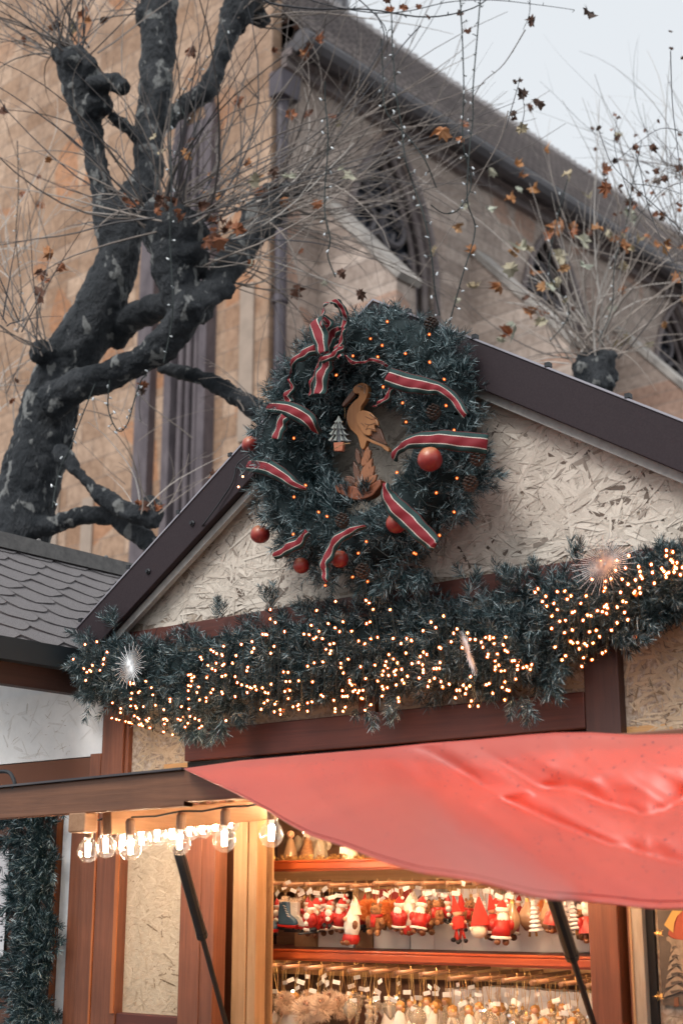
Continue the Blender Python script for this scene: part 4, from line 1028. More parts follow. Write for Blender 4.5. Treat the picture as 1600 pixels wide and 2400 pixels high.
def lamp_string(name,label,spots,material,parent_wire=True,group=None,maxn=95,M=HUT,r=.0038):
    """one wired string; its lamps are parts sharing one mesh"""
    t=thing(name,label,'fairy lights',M,spots[0],group)
    mb=MB()
    for i in range(len(spots)-1):
        a,b=Vector(spots[i]),Vector(spots[i+1])
        if (a-b).length<.30:
            m=(a+b)/2+Vector((random.gauss(0,.006),.02,-.01-.1*(a-b).length)); mb.tube([a+Vector((0,.012,0)),m,b+Vector((0,.012,0))],.0011,4,cap=False)
    for s in spots:
        s=Vector(s); dd=Vector((random.uniform(-1,1),.9,random.uniform(-.2,1))).normalized(); mb.tube([s+dd*.004,s+dd*.018],[.0035,.0028],5)
    obj('wire',mb,M_wire,t)
    lm=MB(); lm.ball((0,0,0),r*.58,6,sz=1.3); lm.ball((0,0,0),r*1.7,10,1,sz=1.2); me=None
    if len(spots)>maxn:
        rest=MB()
        for s in spots[maxn:]: rest.ball(s,r*.62,6,sz=1.35); rest.ball(s,r*1.7,8,1,sz=1.2)
        obj('lamps',rest,[material,M_halo],t,kind='stuff')
    for s in spots[:maxn]:
        if me is None:
            o=obj('lamp',lm,[material,M_halo],t,base=(0,0,0)); me=o.data
        else:
            o=bpy.data.objects.new('lamp',me); COL.objects.link(o); o.parent=t
        o.location=Vector(s)-Vector(spots[0]); o.rotation_euler=(random.uniform(-1,1),random.uniform(-1,1),0)
    return t
WL=[(712,255),(773,290),(750,350),(620,345),(895,333),(1022,378),(1098,468),(1020,232),(800,165),(778,508),(533,446),(880,592),(1108,606),(898,692),(1150,735),(850,957),(1165,987),(1057,1064),(1150,1165),(1074,1287),(940,1380),(950,1385),(690,1320),(648,1381),(618,1506),(697,1530),(475,1550),(307,1281),(484,1188),(440,1165),(311,1086),(372,1024),(310,777)]
spots=[]
for (x,y) in WL:
    q=HP(550+x/2.24,680+y/2.24,.285 if 250<x<1100 and 250<y<1400 else .25); spots.append((q.x,q.y,q.z))
spots.sort(key=lambda s: math.atan2(s[2]-WC.z,s[0]-WC.x))
lamp_string('fairy_light_string','sparse string of orange fairy lights woven through the round wreath',spots,M_fairy_red,r=.0025)

# ribbon
rb=thing('ribbon','red and green ribbon with cream stripes wound round the wreath and tied in a bow','ribbon',HUT,HP(760,860,.3))
def rib(name,pts,width,D=.29,tilt=None,Ds=None):
    """pts in zoomed pixels of the wreath close-up, width(s) too"""
    P=[HP(550+x/2.24,680+y/2.24,(Ds[i] if Ds else D)) for i,(x,y) in enumerate(pts)]
    Wd=width if hasattr(width,'__len__') else [width]*len(pts)
    k=8; C=smooth_path(P,k); Wl=lerp_list(Wd,k); n=7; mb=MB(); vs=[]
    for i,c in enumerate(C):
        t=(C[min(i+1,len(C)-1)]-C[max(i-1,0)]).normalized(); fr=Vector((0,-1,0)); sdv=t.cross(fr).normalized()
        if tilt: sdv=(sdv*math.cos(tilt)+fr*math.sin(tilt)).normalized()
        wv=Wl[i]*1.13/2.24*4.35/F
        nn=sdv.cross(t).normalized()
        for j in range(n):
            f=j/(n-1)-.5
            q=c+sdv*(f*wv)+nn*(.010*(.25-f*f)*4*(1 if tilt is None else .5)+.004*math.sin(i*.55)+.003*math.sin(i*.9+f*6))
            vs.append(q)
    fs=[];uv=[];L_=len(C)
    for i in range(L_-1):
        for j in range(n-1):
            a=i*n+j; fs.append((a,a+1,a+n+1,a+n)); v0,v1=j/(n-1),(j+1)/(n-1); uv.append([(i/8,v0),(i/8,v1),((i+1)/8,v1),((i+1)/8,v0)])
    mb.add(vs,fs,0,.5,uv); o=obj(name,mb,M_ribbon,rb,smooth=True)
    s_=o.modifiers.new('t','SOLIDIFY'); s_.thickness=.0008
    return o
rib('ribbon_loop',[(805,455),(900,485),(1000,505),(1080,520),(1150,575),(1215,665)],[88,92,80,52,50,44])
rib('ribbon_tail',[(832,515),(800,565),(760,600),(735,615)],[34,42,22,10],.27)
rib('ribbon_loop',[(842,880),(870,825),(960,790),(1070,785),(1190,795),(1325,812)],[55,50,75,86,92,96],Ds=[.24,.27,.30,.31,.30,.26])
rib('ribbon_loop',[(795,1015),(805,1090),(870,1165),(950,1240),(1030,1320),(1060,1345)],[26,80,100,98,80,50],.31)
rib('ribbon_loop',[(695,1240),(600,1268),(525,1330),(480,1420),(472,1480),(490,1535)],[10,52,70,66,56,30],.30)
rib('ribbon_loop',[(388,1265),(340,1320),(275,1358),(212,1392)],[40,66,70,44],.26)
rib('ribbon_loop',[(78,918),(160,925),(240,965),(310,1015),(378,1045)],[80,86,72,52,20],Ds=[.16,.24,.28,.29,.27])
rib('ribbon_loop',[(182,615),(260,618),(340,650),(400,695),(438,748)],[56,74,84,78,40],Ds=[.22,.27,.30,.29,.25])
rib('ribbon_tail',[(268,662),(240,710),(222,785)],[70,84,74],.29)
rib('ribbon_loop',[(292,470),(305,515),(275,560),(290,600)],[26,30,58,62],.25)
rib('ribbon_loop',[(432,305),(360,335),(312,385),(292,470)],[68,66,40,14],Ds=[.29,.28,.25,.22])
rib('bow',[(425,168),(448,250),(470,335)],[105,100,62],Ds=[.29,.33,.33])
rib('bow',[(466,195),(462,130),(485,75),(520,62),(560,90),(578,150),(562,205)],[46,42,44,50,42,46,40],Ds=[.34,.33,.32,.30,.28,.26,.28],tilt=.75)
rib('bow',[(560,205),(515,235),(492,300),(485,340)],[40,105,80,44],.27)
rib('bow',[(480,205),(500,180),(470,140)],[40,46,26],.30)
rib('bow',[(462,372),(510,345),(560,310),(572,290)],[34,46,44,26],.35)
rib('bow',[(580,205),(560,270),(540,320),(560,360)],[24,36,46,40],.30)
rib('ribbon_tail',[(505,345),(480,395),(455,465),(440,548)],[60,92,98,92],.30)
rib('ribbon_tail',[(468,350),(430,430),(405,500),(400,560)],[22,30,24,12],.27)
rib('ribbon_loop',[(592,345),(620,380),(665,385),(720,370),(770,380),(812,405)],[14,40,22,26,34,30],.235)

# apples
def apple(px,py,r,D,label,sq=1.0,stem=None):
    c=HP(px,py,D); rr_=r*(4.35-D*.8)/F
    mb=MB(); prof=[]
    for i in range(17):
        th=math.pi*i/16; z=-math.cos(th)*rr_*sq; x=math.sin(th)*rr_*(1+.03*math.sin(th*2))
        if i>13: z-=(i-13)*rr_*.035
        prof.append((max(x,0.0001),z))
    t=thing('apple',label,'ornament',HUT,c,'red apples on the wreath')
    mb.lathe(prof,c,20); obj('fruit',mb,M_apple,t,smooth=True)
    m2=MB(); m2.tube([c+Vector((0,0,rr_*.85)),c+Vector((.004,.01,rr_*1.25)),c+Vector((.01,.03,rr_*1.6))],.0016,5); obj('stem',m2,M_wire,t)
apple(587,1042,24,.14,'glossy red and yellow apple sticking out at the far left of the wreath')
apple(610,1252,26,.16,'dark red apple hanging at the lower left edge against the board',.96)
apple(706,1325,21,.20,'yellowish apple half buried in needles at the bottom left of the wreath')
apple(796,1310,22,.25,'red apple partly behind the curved ribbon at the bottom of the wreath')
apple(928,1226,25,.25,'orange red apple tucked under the broad ribbon at lower right')
apple(1007,1076,30,.32,'large pale red apple in front of the ribbon at right')
# fir cones
for i,(px,py,D,lab) in enumerate(((1010,762,.18,'brown fir cone at the top right edge of the wreath'),(1016,968,.26,'brown fir cone among needles above the right ribbon'),(802,1222,.27,'brown fir cone just below the carved stork'),(1118,1076,.26,'frosted fir cone right of the large apple'),(1102,1135,.27,'frosted fir cone low on the right side of the wreath'),(850,1340,.24,'fir cone at the very bottom of the wreath'))):
    c=HP(px,py,D); t=thing('pine_cone',lab,'pine cone',HUT,c,'fir cones in the wreath'); mb=MB()
    for k in range(46):
        z=-.022+.044*k/46; r_=.016*math.sin(math.pi*(k+4)/54); an=k*2.4
        p=Vector(c)+Vector((math.cos(an)*r_,math.sin(an)*r_,z)); o_=Vector((math.cos(an),math.sin(an),.5)).normalized()
        mb.obox(p,p+o_*.009,.009,.002,(0,0,1))
    obj('scales',mb,M_cone,t)

# carved stork (pixels of the 6.03x close-up at 740,850)
SDp=.165
def zq(x,y,D=SDp): q=HP(740+x/6.03,850+y/6.03,D); return q
stk=thing('stork_carving','carved wooden stork standing on a log in the middle of the wreath','carving',HUT,zq(650,1750))
def plate(name,pts,y0,th,m,parent,bev=.002,D=SDp,extra=None,label=None):
    mb=MB(); mb.prism([(zq(x,y,D).x,zq(x,y,D).z) for x,y in pts],-y0,-y0+th)
    if extra:
        for e in extra: mb.prism([(zq(x,y,D).x,zq(x,y,D).z) for x,y in e],-y0-.0015,-y0+th*.5)
    return obj(name,mb,m,parent,bevel=bev,label=label)
def curve_out(pts,k=4):
    P=[Vector((x,y,0)) for x,y in pts]; P=[P[-1]]+P+[P[0],P[1]]; out=[]
    for i in range(1,len(P)-2):
        p0,p1,p2,p3=P[i-1],P[i],P[i+1],P[i+2]
        for j in range(k):
            t=j/k; q=.5*((2*p1)+(p2-p0)*t+(2*p0-5*p1+4*p2-p3)*t*t+(3*p1-p0-3*p2+p3)*t**3); out.append((q.x,q.y))
    return out
bodyp=[(690,303),(625,325),(578,370),(568,420),(600,452),(648,455),(640,510),(575,570),(510,650),(478,740),(480,830),(508,920),(560,985),(625,1050),(650,1120),(672,1210),(705,1240),(735,1200),(765,1120),(850,1160),(960,1200),(1010,1245),(1065,1275),(1068,1235),(1020,1185),(900,1135),(800,1090),(740,1030),(690,960),(650,850),(640,760),(672,690),(680,630),(730,560),(768,470),(778,385),(750,325)]
bd=plate('body',curve_out(bodyp,3),SDp+.016,.018,M_stork,stk,.003)
plate('beak',curve_out([(540,410),(582,448),(560,490),(470,585),(412,635),(400,600),(440,540)],2),SDp+.012,.012,M_stork_d,stk)
wp=[(690,705),(770,705),(850,745),(930,850),(942,912),(885,912),(902,1003),(845,985),(832,1052),(745,1040),(690,965),(632,860),(630,770)]
wg=plate('wing',curve_out(wp,3),SDp+.024,.010,M_stork,stk,.0025)
plate('tail_feathers',[(890,905),(945,950),(985,1060),(1022,1175),(900,1125),(760,1052),(800,1035),(850,980)],SDp+.014,.010,M_stork_d,stk)
mb=MB()
for (x0_,y0_,x1_,y1_) in ((700,760,780,800),(780,800,850,790),(760,730,850,790),(690,860,750,880),(750,880,830,860),(830,850,890,905),(700,940,760,930),(760,930,830,950),(640,850,690,905),(740,880,710,950),(800,1040,780,960),(870,990,840,930),(690,310,700,430),(830,1060,1010,1150),(870,980,1010,1160),(850,1040,1000,1130)):
    a=zq(x0_,y0_,SDp+.0245); b=zq(x1_,y1_,SDp+.0245); mb.tube([a,b],.0010,4)
obj('carved_lines',mb,M_stork_d,wg)
plate('leg',[(650,1190),(735,1190),(715,1350),(700,1760),(640,1760),(672,1400)],SDp+.006,.010,M_stork_d,stk)
def leafp(cx,cy,L_,wd,an,m,y0):
    pts=[]
    for i in range(13):
        t=i/12; pts.append((t*L_,wd*math.sin(math.pi*t**.8)))
    for i in range(11,0,-1):
        t=i/12; pts.append((t*L_,-wd*math.sin(math.pi*t**.8)))
    ca,sa=math.cos(an),math.sin(an); P=[(cx+x*ca-y*sa,cy+x*sa+y*ca) for x,y in pts]
    o=plate('reed_leaf',P,y0,.009,m,stk,.002)
    mb=MB(); a=zq(cx,cy,y0+.001); b=zq(cx+L_*.9*ca,cy+L_*.9*sa,y0+.001); mb.tube([a,b],.0009,4)
    for s_ in (.25,.45,.65):
        for sg in (-1,1):
            q=(cx+L_*s_*ca,cy+L_*s_*sa); e=(q[0]+ (ca*.2*L_ - sg*sa*wd*.8), q[1]+(sa*.2*L_+sg*ca*wd*.8)); mb.tube([zq(*q,y0+.001),zq(*e,y0+.001)],.0007,4)
    obj('carved_vein',mb,M_stork_d,o)
leafp(690,1480,260,52,R(-62),M_stork_m,SDp+.016); leafp(740,1450,260,50,R(-85),M_stork_m,SDp+.013)
leafp(690,1700,370,62,R(-65),M_stork_m,SDp+.020); leafp(750,1730,290,55,R(-62),M_stork_m,SDp+.024); leafp(800,1750,200,48,R(-48),M_stork_m,SDp+.028)
leafp(630,1740,150,50,R(8),M_stork_m,SDp+.032); leafp(650,1720,330,44,R(-105),M_stork_d,SDp+.014); leafp(640,1450,240,36,R(-100),M_stork_d,SDp+.012)
leafp(600,1760,200,50,R(-145),M_stork_d,SDp+.015); leafp(600,1700,180,40,R(-150),M_stork_d,SDp+.012)
plate('log_base',curve_out([(335,1790),(370,1748),(460,1742),(540,1768),(620,1775),(720,1800),(830,1765),(930,1700),(985,1680),(990,1760),(930,1840),(880,1900),(800,1940),(700,1962),(600,1958),(450,1900),(375,1850)],3),SDp+.030,.032,M_log,stk,.005)
# little potted fir hanging from the beak
fi=thing('fir_ornament','small painted wooden fir in an orange pot hanging from the stork beak','ornament',HUT,zq(410,780))
for k,(yt,yb,hw) in enumerate(((785,890,58),(850,985,102),(930,1065,142),(1010,1150,168))):
    P=[(408,yt),(408+hw*.45,yb-45),(408+hw,yb-20),(408+hw*.72,yb),(408+hw*.3,yb-22),(408,yb+8),(408-hw*.3,yb-22),(408-hw*.72,yb),(408-hw,yb-20),(408-hw*.45,yb-45)]
    plate('fir_tier',P,SDp+.034-.002*k,.006,M_firgrey if k else M_firpale,fi,.001)
    if k:
        for sx in (-.75,-.3,.3,.75):
            plate('painted_needle',[(408+hw*sx*.5,yt+40),(408+hw*sx+12,yb-10),(408+hw*sx-22,yb-22)],SDp+.0385-.002*k,.004,M_firpale,fi,.0006)
plate('pot',[(338,1165),(478,1155),(462,1282),(350,1284)],SDp+.034,.012,M_pot,fi,.0015)
mb=MB(); mb.tube([zq(408,785,SDp+.03),zq(412,700,SDp+.03),zq(404,640,SDp+.02)],.0008,4); mb.tube(smooth_path([zq(250,1225,SDp+.04),zq(330,1180,SDp+.045),zq(400,1150,SDp+.045),zq(480,1140,SDp+.045)]),.0014,4); obj('cord',mb,M_jute,fi)

# cable running down the left slope
cbl=[HP(x,y,D) for x,y,D in ((592,1062,.2),(575,1072,.15),(556,1090,.10),(545,1130,.098),(520,1170,.098),(480,1225,.098),(450,1260,.02),(420,1310,.02),(380,1360,.02),(335,1405,.02),(300,1450,.03),(270,1490,.05))]
t=thing('light_cable','black cable with two orange lamps running down the left slope of the gable','cable',HUT,cbl[0]); mb=MB(); mb.tube(smooth_path(cbl),.0026,6)
mb.tube([cbl[2],HP(563,1100,.12),HP(568,1112,.12)],.002,5)
obj('wire',mb,M_black,t)
mb=MB(); mb.ball(HP(569,1117,.125),.0038,6); obj('lamp',mb,M_fairy_red,t)
mb=MB(); mb.ball(HP(559,1141,.125),.0038,6); obj('lamp',mb,M_fairy_red,t)

# ================================================================== GARLANDS
GT=[(165,1500,1570),(200,1478,1660),(250,1468,1680),(330,1462,1700),(400,1458,1720),(450,1452,1740),(520,1446,1720),(600,1432,1690),(650,1400,1690),(750,1390,1670),(850,1378,1665),(950,1378,1655),(1050,1372,1655),(1150,1360,1655),(1250,1335,1640),(1350,1312,1570),(1450,1290,1505),(1520,1272,1490),(1600,1258,1450),(1750,1220,1420),(1900,1190,1400)]
ga=thing('garland','long bushy artificial fir garland full of lamps along the base of the gable','garland',HUT,HP(900,1520,.1))
P=[];D=[];core=[];corer=[]
xs_=[g_[0] for g_ in GT]
for i in range(1900):
    px=random.uniform(185,1880); y0_=np.interp(px,xs_,[g_[1] for g_ in GT]); y1_=np.interp(px,xs_,[g_[2] for g_ in GT])
    mid=(y0_+y1_)/2; hh=(y1_-y0_)/2
    v=random.uniform(-1,1); fr_=math.sqrt(max(0,1-v*v)); Dd=.03+.115*fr_*random.uniform(.5,1)
    q=HP(px,mid+v*(hh-42+9*math.sin(px*.045)),Dd)
    P.append([q.x,q.y,q.z]); D.append([random.gauss(0,.55),-.35-.8*fr_*random.random(),-v*.9+random.gauss(-.12,.5)])
P=np.array(P);D=np.array(D)
g1=needles(P,D,.030+.035*rng.random(len(P))**2,n=44,nl=.036,nw=.0018,spread=1.15,light=.30,curl=.12)
S=[];SD=[]
for (px,py,dx,dz,n) in ((210,1500,-.8,.5,6),(200,1560,-1,0,6),(215,1620,-.6,-.8,4),(240,1640,-.3,-1,3),(450,1680,-.1,-1,6),(470,1705,-.1,-1,6),(520,1700,.3,-1,7),(560,1670,.5,-.8,5),(1280,1590,.6,-.9,8),(1300,1560,.8,-.7,6),(1230,1640,.2,-1,6),(1440,1490,1,-.5,9),(1480,1480,.9,-.5,9),(1510,1450,.8,-.7,4),(1000,1400,-.1,1,5),(1190,1380,0,1,8),(1215,1385,.1,1,6),(1260,1360,-.2,1,5),(1350,1320,.3,1,4),(920,1640,0,-1,4),(860,1650,.2,-1,4),(640,1410,-.3,1,6),(520,1450,0,1,4),(270,1470,-.3,.8,6),(1100,1380,.2,1,5)):
    for k in range(n):
        q=HP(px+random.gauss(0,12),py+random.gauss(0,12),random.uniform(.07,.16)); S.append(list(q)); SD.append([dx+random.gauss(0,.25),-.3+random.gauss(0,.25),dz+random.gauss(0,.25)])
g2=needles(np.array(S),np.array(SD),.045+.02*rng.random(len(S)),n=64,nl=.034,nw=.0018,spread=1.0,light=.26)
obj('foliage',join([g1,g2]),M_needle,ga)
mb=MB(); cpts=[];cr=[]
for g_ in GT[1:]:
    q=HP(g_[0],(g_[1]+g_[2])/2,.055); cpts.append(q); cr.append((g_[2]-g_[1])/2*.52*4.7/F)
Cp=smooth_path(cpts,3); Cr=lerp_list(cr,3)
vs=[];n=12
for c,r in zip(Cp,Cr):
    for k in range(n):
        a=2*math.pi*k/n; vs.append((c.x,c.y+math.cos(a)*.05,c.z+math.sin(a)*r))
fs=[]
for i in range(len(Cp)-1):
    for k in range(n): k2=(k+1)%n; fs.append((i*n+k,i*n+k2,(i+1)*n+k2,(i+1)*n+k))
mb.add(vs,fs); obj('core',mb,M_core,ga,smooth=True)
# garland lamps, three strings from left to right
sp_all=[]
def lampz(px,v,D=None):
    y0_=np.interp(px,xs_,[g_[1] for g_ in GT]); y1_=np.interp(px,xs_,[g_[2] for g_ in GT])
    q=HP(px,y0_+(y1_-y0_)*v,D if D else .10+.10*math.sqrt(max(0,1-(2*v-1)**2))+random.uniform(.0,.03)); return (q.x,q.y,q.z)
CL=[(235,.35,7),(225,.55,5),(330,.62,8),(290,.92,14),(340,.95,16),(400,.9,12),(450,.55,10),(500,.45,14),(520,.35,8),(470,.8,8),(560,.55,8),(610,.35,5),(600,.8,10),(660,.75,12),(700,.85,10),(650,.15,5),(740,.4,10),(770,.2,5),(790,.6,10),(830,.8,12),(800,.92,6),(880,.85,12),(900,.45,8),(920,.7,12),(890,.2,4),(960,.6,10),(1010,.7,12),(1060,.8,8),(1050,.35,8),(1110,.9,7),(1150,.5,9),(1185,.62,12),(1170,.8,7),(1210,.75,8),(1300,.3,8),(1320,.45,8),(1340,.75,9),(1380,.62,8),(1390,.9,6),(1420,.3,8),(1430,.12,5),(1460,.55,7),(1500,.3,7),(1530,.2,7),(1560,.4,9),(1590,.3,7),(1440,.85,5),(1650,.5,6)]
for (px,v,n) in CL:
    for k in range(n+1):
        if len(sp_all)<600: sp_all.append((px+random.gauss(0,26),min(1.0,max(.06,v+random.gauss(0,.09)))))
sp_all.sort()
k3=(len(sp_all)+2)//3; third=[sp_all[:k3],sp_all[k3:2*k3],sp_all[2*k3:3*k3]]
for ch,lab in zip(third,('warm fairy lights glowing in the left third of the long garland','warm fairy lights glowing in the middle of the long garland under the wreath','warm fairy lights glowing in the right part of the long garland by the post')):
    lamp_string('fairy_light_string',lab,sorted([lampz(a,b) for a,b in ch],key=lambda q:random.random()) and [lampz(a,b) for a,b in ch],M_fairy,r=.0030,group='lit strings in the long garland')
# silver starburst ornaments
def starburst(px,py,D,r,label,nrmv,n=44,sq=1):
    c=HP(px,py,D); t=thing('starburst_ornament',label,'ornament',HUT,c,'silver starburst ornaments in the garland'); mb=MB(); nv=Vector(nrmv).normalized(); a=nv.orthogonal().normalized(); b=nv.cross(a)
    for k in range(n):
        an=2*math.pi*k/n; L_=r*(1 if k%2 else .72)*random.uniform(.93,1.05); d=a*math.cos(an)+b*math.sin(an)
        mb.tube([c,c+d*L_],[.0012,.0006],4)
    obj('rays',mb,M_silver,t); m2=MB(); m2.ball(c,.006,8,sy=.6); obj('centre',m2,M_silver,t)
starburst(305,1560,.24,.082,'silver starburst ornament at the left end of the garland',(-.05,-1,.1))
starburst(1415,1322,.24,.095,'silver starburst ornament at the right end in front of the dark beam',(.60,-.45,-.66),56)
starburst(1097,1530,.24,.07,'silver starburst ornament seen edge on in the middle of the garland',(.90,.30,.25),40)

# hanging garland and notice on the neighbour stall
vg=thing('garland','dark artificial fir garland hanging down the brown wall at the left edge','garland',HUT,HP(80,2100,.1))
P=[];D=[]
path=[(90,1880),(80,1960),(95,2040),(75,2120),(100,2200),(70,2290),(90,2380),(75,2460)]
for (x,y) in smooth_path([Vector((a,b,0)) for a,b in path],12)and[(v.x,v.y) for v in smooth_path([Vector((a,b,0)) for a,b in path],12)]:
    for k in range(7):
        v=random.uniform(-1,1); q=HP(x+v*36,y+random.uniform(-14,14),.07+.07*math.sqrt(1-v*v)); P.append(list(q)); D.append([v*.8+random.gauss(0,.5),-.5,random.gauss(-.15,.6)])
for (x,y) in ((15,1940),(10,1975),(0,2020),(5,1900),(20,2300),(5,2340),(25,2280),(40,2320),(10,2380),(120,1925),(30,1915),(-10,1960),(-10,2320)):
    for k in range(6):
        q=HP(x+random.gauss(0,14),y+random.gauss(0,12),.12); P.append(list(q)); D.append([random.gauss(0,.7),-.5,random.gauss(-.3,.6)])
P=np.array(P);D=np.array(D)
obj('foliage',needles(P,D,.04+.045*rng.random(len(P)),n=50,nl=.036,nw=.0021,spread=.8,light=.22),M_needle,vg)
mb=MB(); mb.tube([HP(a,b,.05) for a,b in path],.03,8); obj('core',mb,M_core,vg,smooth=True)
po=thing('notice','white paper notice with a black triangle sign pinned to the brown wall','notice',HUT,HP(-60,2080,.0))
a=HP(22,1990,.012); b=HP(20,2244,.012); x1_=a.x; z1_=a.z; z0_=b.z
mb=MB(); mb.box(x1_-.30,x1_,-.0105,-.008,z0_,z1_); obj('sheet',mb,M_paper,po)
mb=MB(); tz0=HP(20,2150,.013).z; tz1=HP(0,2060,.013).z+.05; cx=x1_-.15
mb.prism([(cx-.135,tz0),(cx+.138,tz0),(cx+.005,tz1+.06)],-.0115,-.0107); obj('triangle_border',mb,M_print,po)
mb=MB(); mb.prism([(cx-.098,tz0+.018),(cx+.10,tz0+.018),(cx+.003,tz1+.02)],-.0122,-.0117); obj('triangle_field',mb,M_paper,po)
mb=MB()
for r_,zz in enumerate((tz0-.018,tz0-.028,tz0-.075,tz0-.088)):
    x=x1_-.28
    while x<x1_-.012:
        w2=random.uniform(.003,.014); 
        if random.random()<.85: mb.box(x,min(x+w2,x1_-.008),-.0115,-.0107,zz,zz+random.choice((.005,.006)))
        x+=w2+.003
obj('small_print',mb,M_print,po,kind='stuff')

# ================================================================== FESTOON BULBS
fe=thing('festoon_lights','string of large clear glowing bulbs hanging under the raised hatch','string lights',HUT,(-.2,-.68,1.85))
proto=None; FIL2=None
def glass_prof(r):
    return [(.0001,-r*1.0),(r*.38,-r*.93),(r*.72,-r*.70),(r*.94,-r*.34),(r,0.0),(r*.95,r*.33),(r*.78,r*.68),(r*.56,r*1.02),(r*.44,r*1.3),(r*.40,r*1.5)]
def bulb(c,tiltx=0,tilty=0,strong=False):
    global proto
    r=.0325
    if proto is None:
        b=MB(); b.lathe(glass_prof(r),(0,0,0),20); g_=obj('bulb',b,M_bulbglass,fe,base=(0,0,0),smooth=True)
        f=MB()
        for k in range(4):
            an=k*math.pi/2+.4; f.tube([(math.cos(an)*.0045,math.sin(an)*.0045,-.014),(math.cos(an)*.0062,math.sin(an)*.0062,.024)],.0022,6)
        BASE[g_.name]=Vector((0,0,0)); obj('filament',f,M_fil,g_,base=(0,0,0))
        s_=MB(); s_.lathe([(.0001,.040),(.0125,.040),(.0135,.050),(.0145,.056),(.0145,.078),(.010,.086),(.0001,.088)],(0,0,0),12); obj('socket',s_,M_socket,g_,base=(0,0,0))
        s2=MB(); s2.tube([(0,0,.022),(0,0,.042)],[.004,.008],8); obj('stem',s2,M_paper,g_,base=(0,0,0))
        proto=g_; o=g_
    else: o=copy_tree(proto,fe)
    if strong:
        for ch in o.children:
            if ch.name.startswith('filament'):
                ch.data=FIL2 if FIL2 else ch.data.copy(); ch.data.materials[0]=M_fil2; globals()['FIL2']=ch.data
    o.location=Vector(c)-BASE[fe.name]; o.rotation_euler=(tiltx,tilty,0); return o
wires=MB(); B2=[]
for (x,y) in ((306,1990),(421,1978),(526,1970),(636,1957),(735,1940)):
    q=HP(x,y,.68); B2.append((q.x,q.y,q.z))
u=.61
while u<1.75: B2.append((u,-.67,1.828+.004*math.sin(u*9))); u+=.155
for c in B2: bulb(c,random.uniform(-.05,.05),random.uniform(-.06,.06))
for i in range(len(B2)-1):
    a,b_=Vector(B2[i])+Vector((0,0,.09)),Vector(B2[i+1])+Vector((0,0,.09)); wires.tube([a,(a+b_)/2-Vector((0,0,.006)),b_],.003,5)
B1=[]
for i,(x,y) in enumerate(((405,580),(487,560),(560,548),(650,525),(722,510),(790,500),(870,485),(930,475),(990,462),(1058,448))):
    q=HP(x/1.96,1700+y/1.96,.66-.056*i); B1.append((q.x,q.y,q.z))
for c in B1: bulb(c,random.uniform(-.08,.08),random.uniform(-.08,.08))
for i in range(len(B1)-1):
    a,b_=Vector(B1[i])+Vector((0,0,.09)),Vector(B1[i+1])+Vector((0,0,.09)); wires.tube([a,(a+b_)/2-Vector((0,0,.004)),b_],.003,5)
# unseen bulbs with stronger filaments, added to brighten the goods inside
for u in (-.2,.12,.44,.76): bulb((u,.06,1.975),strong=True)
for u in (.42,.60,.78,.96,1.14): bulb((u,-.33,1.925),strong=True)
wires.tube([(.36,-.33,2.015),(1.2,-.33,2.015)],.003,5)
wires.tube([(-.28,.06,2.065),(.82,.06,2.065)],.003,5)
obj('cable',wires,M_black,fe)

# ================================================================== INSIDE: SHELVES AND GOODS
def dom(m): return m
M_red=mat('red_glaze',(.45,.025,.02),.3); M_felt=mat('red_felt',(.50,.035,.025),.9); M_cream=mat('cream_glaze',(.78,.68,.55),.3); M_wht=mat('white_glaze',(.80,.76,.70),.35)
M_skin=mat('painted_skin',(.75,.42,.27),.5); M_boot=mat('brown_glaze',(.18,.07,.03),.35); M_blue=mat('blue_glaze',(.05,.12,.20),.35); M_greyg=mat('grey_glaze',(.13,.13,.13),.35)
M_bear=speckled('brown_plush',(.22,.10,.045),(.36,.19,.09),120,.95,.6); M_fluffo=mat('orange_feathers',(.80,.30,.08),.8); M_fluffw=mat('cream_feathers',(.85,.68,.52),.8); M_hair=mat('gold_hair',(.55,.28,.08),.5,.3)
M_pear=mat('amber_glass',(.62,.40,.24),.12,spec=.8); bsdf(M_pear).inputs['Transmission Weight'].default_value=.35
def ice():
    m=thin_glass('clear_ornament_glass',(.97,.93,.86),1.5,1.0); n=m.node_tree; o=[x for x in n.nodes if x.type=='OUTPUT_MATERIAL'][0]; src=o.inputs[0].links[0].from_socket
    d=n.nodes.new('ShaderNodeBsdfDiffuse'); d.inputs[0].default_value=(.9,.78,.6,1); mi=n.nodes.new('ShaderNodeMixShader'); mi.inputs[0].default_value=.28
    n.links.new(src,mi.inputs[1]); n.links.new(d.outputs[0],mi.inputs[2]); n.links.new(mi.outputs[0],o.inputs[0]); return m
M_ice=ice()
# fixed shelving
shf=thing('display_shelf','orange varnished shelves with wooden pegs inside the open stall','shelf',HUT,(.1,.3,1.4))
for z in (1.500,1.785):
    mb=MB(); z_=z; mb.box(-.76,1.12,.15,.168,z_-.036,z_); mb.box(-.76,1.12,.143,.15,z_-.030,z_-.010); mb.box(-.76,1.12,.146,.15,z_-.008,z_-.001); obj('shelf_edge',mb,M_orange_x,shf,bevel=.002)
    mb=MB(); mb.box(-.76,1.12,.168,.58,z_-.022,z_-.001); obj('shelf_board',mb,M_brown_x,shf)
    mb=MB(); mb.box(-.76,1.12,.50,.54,z_-.10,z_-.024); obj('peg_rail',mb,M_pine_x,shf)
UPX=[(608,2072),(662,2074),(715,2073),(771,2076),(823,2077),(877,2071),(929,2072),(990,2071),(1048,2071),(1110,2070),(1172,2071),(1236,2072),(1300,2073),(1362,2074)]
LPX=[(606,2266),(661,2268),(715,2270),(766,2273),(817,2276),(868,2279),(928,2281),(985,2285),(1052,2295),(1112,2297),(1178,2299),(1245,2304),(1313,2308),(1378,2311)]
pegs=[]
